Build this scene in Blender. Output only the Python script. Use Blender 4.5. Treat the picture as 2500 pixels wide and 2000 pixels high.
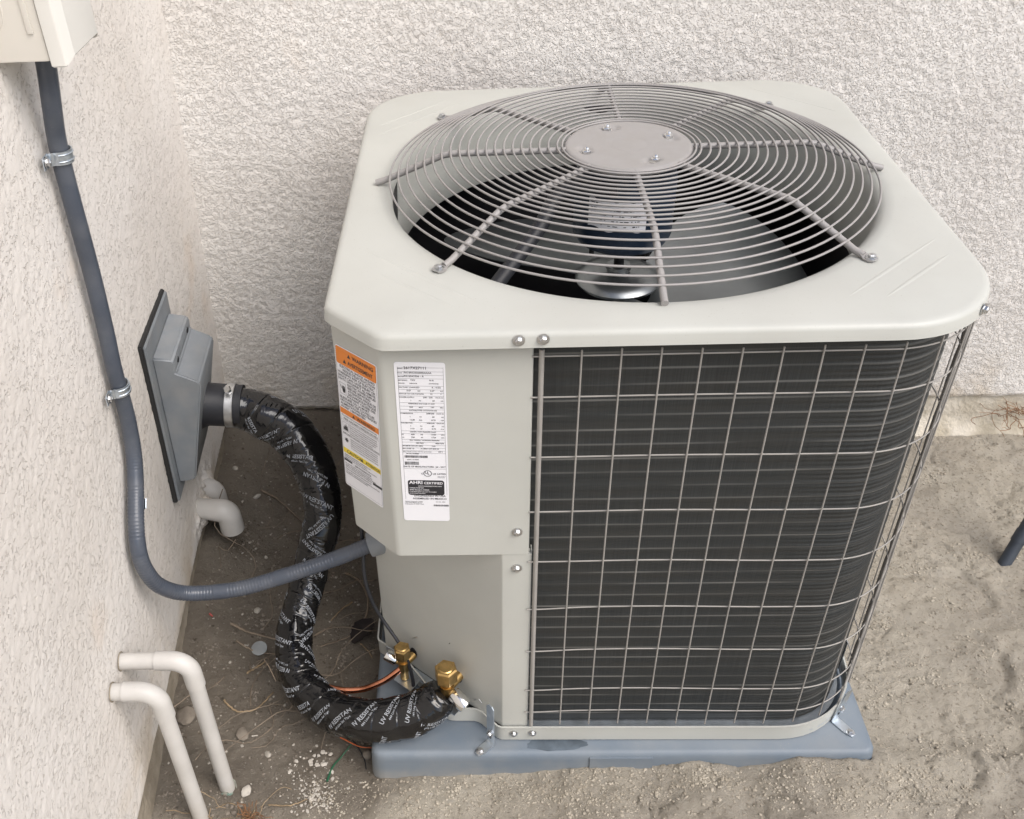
import bpy, bmesh, math, random
import numpy as np
from mathutils import Vector, Matrix
random.seed(7); rng = np.random.default_rng(7)
R_ = math.radians; PI = math.pi
sc = bpy.context.scene
for o in list(bpy.data.objects): bpy.data.objects.remove(o)

# ---------------------------------------------------------------- camera
cam = bpy.data.cameras.new('camera'); camo = bpy.data.objects.new('camera', cam); sc.collection.objects.link(camo)
Rm = np.array([[0.999, 0.028, -0.043], [-0.016, -0.624, -0.781], [-0.048, 0.781, -0.623]])
r0 = Vector(Rm[0]).normalized(); fw = Vector(Rm[2]); fw = (fw - fw.dot(r0)*r0).normalized(); up = r0.cross(fw)
M = Matrix(((r0.x, up.x, -fw.x, -0.076), (r0.y, up.y, -fw.y, -1.043), (r0.z, up.z, -fw.z, 1.594), (0, 0, 0, 1)))
camo.matrix_world = M
cam.sensor_width = 36; cam.lens = 2392.4/2500*36; cam.shift_x = 0.075; cam.shift_y = 0.035
cam.clip_start = .02; cam.clip_end = 300
sc.camera = camo
# ---------------------------------------------------------------- light
w = bpy.data.worlds.new('World'); sc.world = w; w.use_nodes = True
nt = w.node_tree; bg = nt.nodes['Background']; sky = nt.nodes.new('ShaderNodeTexSky'); sky.sky_type = 'NISHITA'
sky.sun_disc = False; sky.sun_elevation = R_(50); sky.sun_rotation = R_(125); sky.dust_density = 3.0; sky.air_density = 1.0; sky.ozone_density = .6
nt.links.new(sky.outputs[0], bg.inputs[0]); bg.inputs[1].default_value = 0.11
sun = bpy.data.lights.new('sun', 'SUN'); suno = bpy.data.objects.new('sun', sun); sc.collection.objects.link(suno)
sun.energy = 1.6; sun.angle = R_(46); sun.color = (1.0, .978, .95)
az, el = R_(-42), R_(50)       # direction towards the light: right and in front of the wall
dvec = Vector((math.cos(el)*math.cos(az), math.cos(el)*math.sin(az), math.sin(el)))
suno.rotation_euler = dvec.to_track_quat('Z', 'Y').to_euler()
sc.view_settings.view_transform = 'Standard'; sc.view_settings.look = 'None'; sc.view_settings.gamma = 1
sc.view_settings.exposure = 0.70; sc.view_settings.use_curve_mapping = False

# ---------------------------------------------------------------- materials
def mat(name, col, rough=.6, metal=0.0, var=0.0, vscale=8, col2=None, bump=0.0, bscale=200, bdist=.001, coat=0, spec=.5, vmix=(.4, .65), detail=6):
    m = bpy.data.materials.new(name); m.use_nodes = True; n = m.node_tree; b = n.nodes['Principled BSDF']
    b.inputs['Base Color'].default_value = (*col, 1); b.inputs['Roughness'].default_value = rough; b.inputs['Metallic'].default_value = metal
    b.inputs['Coat Weight'].default_value = coat; b.inputs['Specular IOR Level'].default_value = spec
    tc = n.nodes.new('ShaderNodeTexCoord')
    if var or col2:
        t = n.nodes.new('ShaderNodeTexNoise'); t.inputs['Scale'].default_value = vscale; t.inputs['Detail'].default_value = detail
        n.links.new(tc.outputs['Object'], t.inputs['Vector'])
        mr = n.nodes.new('ShaderNodeMapRange'); mr.inputs[1].default_value = vmix[0]; mr.inputs[2].default_value = vmix[1]
        n.links.new(t.outputs['Fac'], mr.inputs[0])
        mx = n.nodes.new('ShaderNodeMix'); mx.data_type = 'RGBA'
        c2 = col2 if col2 else tuple(c*(1-var) for c in col)
        mx.inputs[6].default_value = (*col, 1); mx.inputs[7].default_value = (*c2, 1)
        n.links.new(mr.outputs[0], mx.inputs[0]); n.links.new(mx.outputs[2], b.inputs['Base Color'])
    if bump:
        t2 = n.nodes.new('ShaderNodeTexNoise'); t2.inputs['Scale'].default_value = bscale; t2.inputs['Detail'].default_value = 4
        n.links.new(tc.outputs['Object'], t2.inputs['Vector'])
        bp = n.nodes.new('ShaderNodeBump'); bp.inputs['Strength'].default_value = bump; bp.inputs['Distance'].default_value = bdist
        n.links.new(t2.outputs['Fac'], bp.inputs['Height']); n.links.new(bp.outputs[0], b.inputs['Normal'])
    return m

def dust(m, col, amt, zlo=None, zhi=None, scale=14, spk=0):
    n = m.node_tree; b = n.nodes['Principled BSDF']; L = n.links.new; tc = n.nodes.new('ShaderNodeTexCoord')
    def noise(sc_, det):
        t = n.nodes.new('ShaderNodeTexNoise'); t.inputs['Scale'].default_value = sc_; t.inputs['Detail'].default_value = det; L(tc.outputs['Object'], t.inputs['Vector']); return t.outputs['Fac']
    def mr(src, a, c, lo=0, hi=1):
        r = n.nodes.new('ShaderNodeMapRange'); r.inputs[1].default_value = a; r.inputs[2].default_value = c; r.inputs[3].default_value = lo; r.inputs[4].default_value = hi; L(src, r.inputs[0]); return r.outputs[0]
    def mul(a, c, op='MULTIPLY'):
        k = n.nodes.new('ShaderNodeMath'); k.operation = op; L(a, k.inputs[0])
        if isinstance(c, float): k.inputs[1].default_value = c
        else: L(c, k.inputs[1])
        return k.outputs[0]
    f = mr(noise(scale, 8), .42, .72)
    if zlo is not None:
        sp = n.nodes.new('ShaderNodeSeparateXYZ'); L(tc.outputs['Object'], sp.inputs[0]); f = mul(f, mr(sp.outputs[2], zlo, zhi, 1, .25))
        f = mul(f, mr(sp.outputs[2], zlo-.01, zlo+.02, .6, 0), 'ADD')
    f = mul(f, float(amt))
    if spk: f = mul(f, mul(mr(noise(420, 2), .70, .74), float(spk)), 'ADD')
    mx = n.nodes.new('ShaderNodeMix'); mx.data_type = 'RGBA'; mx.clamp_factor = True; mx.inputs[7].default_value = (*col, 1); L(f, mx.inputs[0])
    src = b.inputs['Base Color'].links[0].from_socket; L(src, mx.inputs[6]); L(mx.outputs[2], b.inputs['Base Color'])
    rg = mr(f, 0, 1, b.inputs['Roughness'].default_value, .95); L(rg, b.inputs['Roughness'])
MT = {}
MT['paint'] = mat('almond_paint', (.478, .485, .452), .42, var=.06, vscale=5, bump=.05, bscale=900, bdist=.0005)
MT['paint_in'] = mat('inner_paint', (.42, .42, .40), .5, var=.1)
MT['grille'] = mat('grille_plastic', (.30, .288, .282), .45, var=.06, vscale=30)
MT['wire'] = mat('guard_wire', (.33, .315, .295), .4, var=.12, vscale=20)
MT['coil'] = None
MT['zinc'] = mat('zinc_plate', (.62, .63, .64), .3, 1.0, var=.25, vscale=60)
MT['blue_zinc'] = mat('galvanised_steel', (.58, .64, .70), .33, .85, var=.25, vscale=40)
MT['brass'] = mat('brass', (.60, .40, .16), .34, 1.0, var=.3, vscale=60)
MT['copper'] = mat('copper', (.85, .36, .22), .2, 1.0, col2=(.42, .16, .09), vscale=35, vmix=(.5, .65))
MT['chrome'] = mat('nickel_cap', (.75, .75, .74), .16, 1.0)
MT['tape'] = mat('black_tape', (.005, .005, .006), .07, var=.2, bump=.16, bscale=55, bdist=.004, spec=.6)
MT['print'] = mat('tape_print', (.33, .35, .38), .5)
MT['darkpvc'] = mat('dark_grey_pvc', (.045, .055, .07), .5, var=.3, vscale=30)
MT['rubber'] = mat('rubber', (.018, .019, .024), .5)
MT['conduit'] = mat('conduit_pvc', (.066, .078, .102), .28, var=.15, vscale=14)
MT['flange'] = mat('flange_pvc', (.205, .225, .245), .5, var=.12, vscale=20, bump=.06, bscale=700, bdist=.0005)
MT['foam'] = mat('foam_gasket', (.02, .02, .02), .95)
MT['pvc'] = mat('painted_pvc', (.54, .525, .50), .5, var=.10, vscale=16, bump=.08, bscale=350, bdist=.0007)
MT['pvcg'] = mat('green_primer', (.16, .24, .20), .6, col2=(.40, .40, .34), vscale=60, vmix=(.4, .55))
MT['box'] = mat('cream_enamel', (.70, .67, .61), .45, var=.04, vscale=8)
MT['boxc'] = mat('cream_cover', (.70, .69, .65), .4, var=.03, vscale=8)
MT['pad'] = mat('pad_plastic', (.145, .180, .220), .5, col2=(.185, .215, .245), vscale=9, bump=.1, bscale=260, bdist=.0008)
MT['stain'] = mat('oil_stain', (.115, .145, .178), .4, var=.4, vscale=30)
MT['black'] = mat('black_part', (.012, .012, .014), .5)
MT['dark'] = mat('dark_pan', (.03, .032, .036), .6)
MT['white'] = mat('label_white', (.76, .765, .80), .35)
MT['ink'] = mat('ink_black', (.02, .02, .025), .4)
MT['orange'] = mat('ink_orange', (.70, .21, .02), .4)
MT['yellow'] = mat('ink_yellow', (.78, .60, .04), .4)
MT['blade'] = mat('fan_aluminium', (.31, .33, .34), .30, .9, var=.2, vscale=8)
MT['motor'] = mat('motor_paint', (.018, .032, .058), .35)
MT['twig'] = mat('dry_twig', (.24, .19, .14), .8, var=.4, vscale=30)
MT['straw'] = mat('dry_straw', (.34, .25, .15), .8, var=.4, vscale=50)
MT['root'] = mat('rust_root', (.26, .13, .06), .85, var=.4, vscale=50)
MT['leaf'] = mat('dead_leaf', (.018, .011, .010), .7, var=.4, vscale=80)
MT['stone'] = mat('pale_stone', (.40, .37, .32), .8, var=.25, vscale=50, bump=.3, bscale=200, bdist=.001)
MT['plaster'] = mat('plaster_chip', (.50, .465, .41), .85, var=.25, vscale=60, bump=.4, bscale=250, bdist=.001)
MT['darkstone'] = mat('soil_lump', (.22, .19, .155), .9, var=.35, vscale=50, bump=.5, bscale=220, bdist=.001)
MT['clod'] = mat('soil_grit', (.42, .38, .31), .95, col2=(.30, .265, .21), vscale=18)
MT['greenw'] = mat('green_wire', (.02, .10, .05), .4)
MT['redw'] = mat('orange_wire', (.55, .13, .04), .4)
MT['redbit'] = mat('red_wire_scrap', (.30, .06, .05), .5)
MT['root2'] = MT['root']
def glass():
    m = bpy.data.materials.new('clear_plastic'); m.use_nodes = True; b = m.node_tree.nodes['Principled BSDF']
    b.inputs['Base Color'].default_value = (.85, .9, .92, 1); b.inputs['Transmission Weight'].default_value = .7; b.inputs['Roughness'].default_value = .2
    return m
MT['clear'] = glass()

dust(MT['paint'], (.36, .34, .30), .14, scale=9, spk=.5)
dust(MT['pad'], (.33, .31, .27), .55, .035, .075, scale=16, spk=.5)
dust(MT['grille'], (.36, .34, .31), .3, scale=30)
dust(MT['conduit'], (.25, .25, .25), .16, scale=22, spk=.3)
dust(MT['flange'], (.32, .31, .29), .30, scale=25, spk=.3)
dust(MT['pvc'], (.42, .37, .29), .35, .02, .12, scale=20, spk=.4)
dust(MT['tape'], (.06, .058, .052), .12, scale=20)
dust(MT['brass'], (.25, .19, .10), .4, scale=90)
def coil_mat():
    m = bpy.data.materials.new('coil_fins'); m.use_nodes = True; n = m.node_tree; b = n.nodes['Principled BSDF']; L = n.links.new
    tc = n.nodes.new('ShaderNodeTexCoord'); mp = n.nodes.new('ShaderNodeMapping'); L(tc.outputs['UV'], mp.inputs[0])
    # stretched noise: vertical fin streaks
    mp.inputs['Scale'].default_value = (700, 9, 1); t = n.nodes.new('ShaderNodeTexNoise'); t.inputs['Scale'].default_value = 1; t.inputs['Detail'].default_value = 3; L(mp.outputs[0], t.inputs['Vector'])
    mp2 = n.nodes.new('ShaderNodeMapping'); L(tc.outputs['UV'], mp2.inputs[0]); mp2.inputs['Scale'].default_value = (5, 45, 1)
    t2 = n.nodes.new('ShaderNodeTexNoise'); t2.inputs['Scale'].default_value = 1; t2.inputs['Detail'].default_value = 5; L(mp2.outputs[0], t2.inputs['Vector'])
    mx = n.nodes.new('ShaderNodeMix'); mx.data_type = 'RGBA'; mx.inputs[6].default_value = (.025, .028, .029, 1); mx.inputs[7].default_value = (.043, .047, .048, 1)
    mr = n.nodes.new('ShaderNodeMapRange'); mr.inputs[1].default_value = .35; mr.inputs[2].default_value = .75; L(t.outputs['Fac'], mr.inputs[0]); L(mr.outputs[0], mx.inputs[0])
    mx2 = n.nodes.new('ShaderNodeMix'); mx2.data_type = 'RGBA'; mx2.inputs[7].default_value = (.042, .040, .035, 1)
    mr2 = n.nodes.new('ShaderNodeMapRange'); mr2.inputs[1].default_value = .40; mr2.inputs[2].default_value = 1.0; L(t2.outputs['Fac'], mr2.inputs[0])
    L(mr2.outputs[0], mx2.inputs[0]); L(mx.outputs[2], mx2.inputs[6])
    # tube rows: thin pale lines every 25.4 mm, broken up by the noise
    sp = n.nodes.new('ShaderNodeSeparateXYZ'); L(tc.outputs['UV'], sp.inputs[0])
    md = n.nodes.new('ShaderNodeMath'); md.operation = 'PINGPONG'; md.inputs[1].default_value = .0127; L(sp.outputs[1], md.inputs[0])
    lt = n.nodes.new('ShaderNodeMapRange'); lt.inputs[1].default_value = .0022; lt.inputs[2].default_value = .0008; L(md.outputs[0], lt.inputs[0])
    mul = n.nodes.new('ShaderNodeMath'); mul.operation = 'MULTIPLY'; L(lt.outputs[0], mul.inputs[0])
    t3 = n.nodes.new('ShaderNodeTexNoise'); t3.inputs['Scale'].default_value = 1; mp3 = n.nodes.new('ShaderNodeMapping'); L(tc.outputs['UV'], mp3.inputs[0]); mp3.inputs['Scale'].default_value = (4, 60, 1); L(mp3.outputs[0], t3.inputs['Vector'])
    mr3 = n.nodes.new('ShaderNodeMapRange'); mr3.inputs[1].default_value = .35; mr3.inputs[2].default_value = .75; L(t3.outputs['Fac'], mr3.inputs[0]); L(mr3.outputs[0], mul.inputs[1])
    mx3 = n.nodes.new('ShaderNodeMix'); mx3.data_type = 'RGBA'; mx3.inputs[7].default_value = (.20, .20, .19, 1); L(mul.outputs[0], mx3.inputs[0]); L(mx2.outputs[2], mx3.inputs[6])
    L(mx3.outputs[2], b.inputs['Base Color']); b.inputs['Roughness'].default_value = .55; b.inputs['Metallic'].default_value = .2
    return m
MT['coil'] = coil_mat()

def stucco_mat(name, dense):
    m = bpy.data.materials.new(name); m.use_nodes = True; n = m.node_tree; b = n.nodes['Principled BSDF']; L = n.links.new
    b.inputs['Roughness'].default_value = .9; b.inputs['Specular IOR Level'].default_value = .25
    tc = n.nodes.new('ShaderNodeTexCoord'); mpg = n.nodes.new('ShaderNodeMapping'); L(tc.outputs['Object'], mpg.inputs[0]); mpg.inputs['Scale'].default_value = (1, 1, 1) if dense else (1, .78, 1)
    def noise(scale, det, rough=.5, dist=0):
        t = n.nodes.new('ShaderNodeTexNoise'); t.inputs['Scale'].default_value = scale; t.inputs['Detail'].default_value = det
        t.inputs['Roughness'].default_value = rough; t.inputs['Distortion'].default_value = dist; L(mpg.outputs[0], t.inputs['Vector']); return t.outputs['Fac']
    def rng_(src, a, c, lo=0, hi=1):
        r = n.nodes.new('ShaderNodeMapRange'); r.inputs[1].default_value = a; r.inputs[2].default_value = c; r.inputs[3].default_value = lo; r.inputs[4].default_value = hi
        r.interpolation_type = 'SMOOTHSTEP'; L(src, r.inputs[0]); return r.outputs[0]
    def mth(op, a, c):
        k = n.nodes.new('ShaderNodeMath'); k.operation = op
        for i, v in enumerate((a, c)):
            if isinstance(v, (int, float)): k.inputs[i].default_value = v
            else: L(v, k.inputs[i])
        return k.outputs[0]
    # crevices: narrow band where the noise crosses its mid level
    n1 = noise(225 if dense else 205, 3, .5, .5)
    plate = rng_(n1, .38 if dense else .36, .52 if dense else .45)
    msk = rng_(noise(45, 2), .2 if dense else .34, .45 if dense else .56)   # where the pits are open
    inv = mth('SUBTRACT', 1, plate)
    hgt = mth('SUBTRACT', 1, mth('MULTIPLY', inv, msk))
    hgt = mth('ADD', hgt, mth('MULTIPLY', noise(300, 3), .6 if dense else .35))
    hgt = mth('ADD', hgt, mth('MULTIPLY', noise(520, 2), .12))
    bp = n.nodes.new('ShaderNodeBump'); bp.inputs['Strength'].default_value = 1.0 if dense else .85; bp.inputs['Distance'].default_value = .00125 if dense else .0014
    L(hgt, bp.inputs['Height']); L(bp.outputs[0], b.inputs['Normal'])
    # darker crevices, soft mottling, browner patches low down
    mx = n.nodes.new('ShaderNodeMix'); mx.data_type = 'RGBA'; mx.inputs[6].default_value = ((.79, .765, .73, 1) if dense else (.73, .70, .665, 1)) ; mx.inputs[7].default_value = ((.73, .70, .665, 1) if dense else (.68, .645, .605, 1))
    L(rng_(noise(3.2, 5), .4, .65), mx.inputs[0])
    mx2 = n.nodes.new('ShaderNodeMix'); mx2.data_type = 'RGBA'; mx2.inputs[7].default_value = (.48, .435, .385, 1)
    L(mth('MULTIPLY', mth('MULTIPLY', inv, msk), .25 if dense else .36), mx2.inputs[0]); L(mx.outputs[2], mx2.inputs[6])
    sp = n.nodes.new('ShaderNodeSeparateXYZ'); L(tc.outputs['Object'], sp.inputs[0])
    low = rng_(sp.outputs[2], .30, .10)
    st = mth('MULTIPLY', low, rng_(noise(9, 5), .42, .66))
    mx3 = n.nodes.new('ShaderNodeMix'); mx3.data_type = 'RGBA'; mx3.inputs[7].default_value = (.52, .43, .31, 1)
    L(mth('MULTIPLY', st, .6), mx3.inputs[0]); L(mx2.outputs[2], mx3.inputs[6])
    # rust-brown blotches
    mx4 = n.nodes.new('ShaderNodeMix'); mx4.data_type = 'RGBA'; mx4.inputs[7].default_value = (.62, .46, .32, 1)
    L(mth('MULTIPLY', rng_(noise(5, 4), .62, .76), .28), mx4.inputs[0]); L(mx3.outputs[2], mx4.inputs[6])
    L(mx4.outputs[2], b.inputs['Base Color'])
    return m
MT['stucco_l'] = stucco_mat('stucco_smooth', False); MT['stucco_b'] = stucco_mat('stucco_rough', True)
MT['footing_dirty'] = mat('dirty_footing', (.25, .215, .165), .95, col2=(.34, .30, .24), vscale=22, bump=.9, bscale=110, bdist=.004)
MT['footing'] = mat('footing_concrete', (.46, .41, .32), .95, col2=(.64, .59, .50), vscale=14, bump=.9, bscale=110, bdist=.004)

def soil_mat():
    m = bpy.data.materials.new('soil'); m.use_nodes = True; n = m.node_tree; b = n.nodes['Principled BSDF']; L = n.links.new
    b.inputs['Roughness'].default_value = .95; b.inputs['Specular IOR Level'].default_value = .2
    tc = n.nodes.new('ShaderNodeTexCoord'); at = n.nodes.new('ShaderNodeAttribute'); at.attribute_name = 'damp_shade'
    def noise(scale, det, rough=.6):
        t = n.nodes.new('ShaderNodeTexNoise'); t.inputs['Scale'].default_value = scale; t.inputs['Detail'].default_value = det; t.inputs['Roughness'].default_value = rough
        L(tc.outputs['Object'], t.inputs['Vector']); return t.outputs['Fac']
    def mr(s, a, c):
        r = n.nodes.new('ShaderNodeMapRange'); r.inputs[1].default_value = a; r.inputs[2].default_value = c; L(s, r.inputs[0]); return r.outputs[0]
    def mix(f, a, c):
        x = n.nodes.new('ShaderNodeMix'); x.data_type = 'RGBA'; L(f, x.inputs[0])
        for i, v in ((6, a), (7, c)):
            if isinstance(v, tuple): x.inputs[i].default_value = (*v, 1)
            else: L(v, x.inputs[i])
        return x.outputs[2]
    dry = mix(mr(noise(6, 6), .35, .65), (.53, .485, .405), (.45, .405, .33))
    dry = mix(mr(noise(3.5, 4), .45, .62), dry, (.40, .36, .30))
    dry = mix(mr(noise(60, 5), .55, .75), dry, (.47, .435, .375))
    dry = mix(mr(noise(130, 4), .56, .70), dry, (.25, .22, .175))
    wet_shaded = mix(mr(noise(10, 6), .35, .65), (.165, .142, .115), (.225, .198, .162))  # dark soil tones: moisture together with shade painted into the colour
    wet_shaded = mix(mr(noise(140, 4), .62, .74), wet_shaded, (.34, .31, .26))
    wet_shaded = mix(mr(noise(90, 4), .60, .72), wet_shaded, (.085, .07, .054))
    L(mix(at.outputs['Fac'], dry, wet_shaded), b.inputs['Base Color'])
    bp = n.nodes.new('ShaderNodeBump'); bp.inputs['Strength'].default_value = 1; bp.inputs['Distance'].default_value = .0055
    ad = n.nodes.new('ShaderNodeMath'); ad.operation = 'MULTIPLY_ADD'; L(noise(520, 5, .75), ad.inputs[0]); ad.inputs[1].default_value = .8; L(noise(120, 6, .75), ad.inputs[2])
    L(ad.outputs[0], bp.inputs['Height']); L(bp.outputs[0], b.inputs['Normal'])
    return m
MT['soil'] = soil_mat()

# ---------------------------------------------------------------- mesh helpers
class MB:
    def __init__(s): s.v = []; s.f = []; s.n = 0
    def add(s, v, f):
        v = np.asarray(v, float).reshape(-1, 3); s.v.append(v); s.f += [tuple(int(i)+s.n for i in q) for q in f]; s.n += len(v); return s
def build(name, mb, m, parent=None, ang=40, flat=False):
    me = bpy.data.meshes.new(name); me.from_pydata(np.concatenate(mb.v).tolist(), [], mb.f); me.update()
    bm = bmesh.new(); bm.from_mesh(me); bmesh.ops.recalc_face_normals(bm, faces=bm.faces); bm.to_mesh(me); bm.free()
    if not flat:
        me.shade_smooth(); me.set_sharp_from_angle(angle=R_(ang))
    me.materials.append(MT[m] if isinstance(m, str) else m)
    o = bpy.data.objects.new(name, me); sc.collection.objects.link(o)
    if parent: o.parent = parent
    return o
def tag(o, label=None, cat=None, group=None, kind=None):
    for k, v in (('label', label), ('category', cat), ('group', group), ('kind', kind)):
        if v: o[k] = v
    return o
def empty(name, label, cat, group=None):
    o = bpy.data.objects.new(name, None); o.empty_display_size = .05; sc.collection.objects.link(o); return tag(o, label, cat, group)
def link_copy(src, name, loc=None, rot=None, parent=None):
    o = src.copy(); o.name = name; sc.collection.objects.link(o); o.parent = parent if parent else src.parent
    if loc is not None: o.location = loc
    if rot is not None: o.rotation_euler = rot
    return o
def crom(pts, n):
    P = np.array(pts, float); P = np.vstack([2*P[0]-P[1], P, 2*P[-1]-P[-2]]); out = []
    m = len(P)-3
    for t in np.linspace(0, m, n):
        i = min(int(t), m-1); u = t-i; a, b, c, d = P[i:i+4]
        out.append(.5*((2*b)+(-a+c)*u+(2*a-5*b+4*c-d)*u*u+(-a+3*b-3*c+d)*u**3))
    out = np.array(out)
    # equal arc length
    L = np.r_[0, np.cumsum(np.linalg.norm(np.diff(out, axis=0), axis=1))]; s = np.linspace(0, L[-1], n)
    return np.stack([np.interp(s, L, out[:, k]) for k in range(out.shape[1])], 1)
def frames(P, closed=False):
    T = np.gradient(P, axis=0) if not closed else np.roll(P, -1, 0)-np.roll(P, 1, 0)
    T /= np.linalg.norm(T, axis=1, keepdims=True)
    n0 = np.cross(T[0], [0, 0, 1.0]); n0 = n0 if np.linalg.norm(n0) > .1 else np.cross(T[0], [0, 1.0, 0]); n0 /= np.linalg.norm(n0)
    N = [n0]
    for i in range(1, len(P)):
        v = N[-1]-T[i]*np.dot(N[-1], T[i]); N.append(v/np.linalg.norm(v))
    N = np.array(N); return T, N, np.cross(T, N)
def tube(P, r, ns=10, caps=True, closed=False, rf=None):
    P = np.array(P, float); T, N, B = frames(P, closed); k = len(P); r = np.broadcast_to(np.asarray(r, float), (k,))
    a = np.linspace(0, 2*PI, ns, endpoint=False); rr = r[:, None]*np.ones(ns)
    if rf is not None: rr = rr+rf
    V = P[:, None]+rr[..., None]*(np.cos(a)[None, :, None]*N[:, None]+np.sin(a)[None, :, None]*B[:, None])
    F = []; m = k if closed else k-1
    for i in range(m):
        j = (i+1) % k
        for q in range(ns): F.append((i*ns+q, i*ns+(q+1) % ns, j*ns+(q+1) % ns, j*ns+q))
    if caps and not closed: F += [tuple(range(ns))[::-1], tuple((k-1)*ns+q for q in range(ns))]
    return V.reshape(-1, 3), F
def revolve(prof, c, axis=(0, 0, 1), ns=24, x0=None, caps=True):
    """prof: (radius, height) pairs along axis"""
    ax = Vector(axis).normalized(); u = ax.orthogonal().normalized() if x0 is None else Vector(x0).normalized(); v = ax.cross(u)
    c = Vector(c); V = []; F = []
    for r, h in prof:
        for q in range(ns):
            a = 2*PI*q/ns; V.append(c+ax*h+u*(r*math.cos(a))+v*(r*math.sin(a)))
    for i in range(len(prof)-1):
        for q in range(ns): F.append((i*ns+q, i*ns+(q+1) % ns, (i+1)*ns+(q+1) % ns, (i+1)*ns+q))
    if caps: F += [tuple(range(ns))[::-1], tuple((len(prof)-1)*ns+q for q in range(ns))]
    return [tuple(p) for p in V], F
def boxbev(name, lo, hi, bev, m, parent=None, mtx=None, seg=2):
    bm = bmesh.new(); bmesh.ops.create_cube(bm, size=1)
    lo, hi = Vector(lo), Vector(hi)
    for v in bm.verts: v.co = Vector(((v.co.x+.5)*(hi.x-lo.x)+lo.x, (v.co.y+.5)*(hi.y-lo.y)+lo.y, (v.co.z+.5)*(hi.z-lo.z)+lo.z))
    if bev: bmesh.ops.bevel(bm, geom=list(bm.edges), offset=bev, segments=seg, affect='EDGES', profile=.6)
    if mtx: bmesh.ops.transform(bm, matrix=mtx, verts=bm.verts)
    me = bpy.data.meshes.new(name); bm.to_mesh(me); bm.free(); me.shade_smooth(); me.set_sharp_from_angle(angle=R_(50)); me.materials.append(MT[m])
    o = bpy.data.objects.new(name, me); sc.collection.objects.link(o)
    if parent: o.parent = parent
    return o
def rpoly(pts, rad, seg=8, closed=True):
    """polygon with rounded corners -> dense points; rad per vertex"""
    P = [Vector((*p, 0)).xy for p in pts]; n = len(P); out = []
    for i in range(n):
        r = rad[i] if hasattr(rad, '__len__') else rad
        if r <= 0 or (not closed and i in (0, n-1)): out.append(tuple(P[i])); continue
        a = (P[i-1]-P[i]).normalized(); b = (P[(i+1) % n]-P[i]).normalized(); ang = a.angle(b); d = r/math.tan(ang/2)
        c = P[i]+(a+b).normalized()*(r/math.sin(ang/2)); s = P[i]+a*d-c; e = P[i]+b*d-c
        a0 = math.atan2(s.y, s.x); a1 = math.atan2(e.y, e.x); da = (a1-a0+PI) % (2*PI)-PI
        for k in range(seg+1):
            t = a0+da*k/seg; out.append((c.x+r*math.cos(t), c.y+r*math.sin(t)))
    return np.array(out)
def resample(P, step, closed=True):
    P = np.array(P, float); Q = np.vstack([P, P[:1]]) if closed else P
    L = np.r_[0, np.cumsum(np.linalg.norm(np.diff(Q, axis=0), axis=1))]; n = max(4, int(round(L[-1]/step)))
    s = np.linspace(0, L[-1], n, endpoint=not closed)
    return np.stack([np.interp(s, L, Q[:, k]) for k in range(Q.shape[1])], 1), s, L[-1]
def offs(P, d, closed=True):
    T = (np.roll(P, -1, 0)-np.roll(P, 1, 0)) if closed else np.gradient(P, axis=0)
    T /= np.linalg.norm(T, axis=1, keepdims=True); return P+d*np.stack([T[:, 1], -T[:, 0]], 1)
def sheet(P, z0, z1, th, closed=False):
    """thin wall standing on plan path P, thickness th inwards"""
    Q = offs(P, -th, closed); n = len(P); V = []
    for A, z in ((P, z0), (P, z1), (Q, z1), (Q, z0)): V += [(x, y, z) for x, y in A]
    F = []; m = n if closed else n-1
    for i in range(m):
        j = (i+1) % n
        for k in range(4): a, b = k*n, ((k+1) % 4)*n; F.append((a+i, a+j, b+j, b+i))
    if not closed: F += [(0, n, 2*n, 3*n), (n-1, 4*n-1, 3*n-1, 2*n-1)]
    return V, F
def prism(P, z0, z1):
    n = len(P); V = [(x, y, z0) for x, y in P]+[(x, y, z1) for x, y in P]
    return V, [(i, (i+1) % n, n+(i+1) % n, n+i) for i in range(n)]+[tuple(range(n))[::-1], tuple(range(n, 2*n))]
# ---- value noise
def _h(ix, iy, s):
    h = (ix.astype(np.int64)*374761393+iy.astype(np.int64)*668265263+s*974634777) & 0xffffffff
    h = ((h ^ (h >> 13))*1274126177) & 0xffffffff; return ((h ^ (h >> 16)) & 0xffff)/65535.0
def vn(x, y, s=0):
    ix = np.floor(x); iy = np.floor(y); fx = x-ix; fy = y-iy; fx = fx*fx*fx*(fx*(fx*6-15)+10); fy = fy*fy*fy*(fy*(fy*6-15)+10)
    a = _h(ix, iy, s); b = _h(ix+1, iy, s); c = _h(ix, iy+1, s); d = _h(ix+1, iy+1, s)
    return (a*(1-fx)+b*fx)*(1-fy)+(c*(1-fx)+d*fx)*fy
def fbm(x, y, o=4, s=0, g=.5):
    t = 0; a = 1; w_ = 0
    for i in range(o):
        c_, s_ = math.cos(.6*i+.3), math.sin(.6*i+.3); t = t+a*vn(x*c_-y*s_+i*17.3, x*s_+y*c_+i*9.1, s+i); w_ += a; a *= g; x = x*2.03; y = y*2.03
    return t/w_
def sstep(a, b, x): t = np.clip((x-a)/(b-a), 0, 1); return t*t*(3-2*t)
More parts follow.
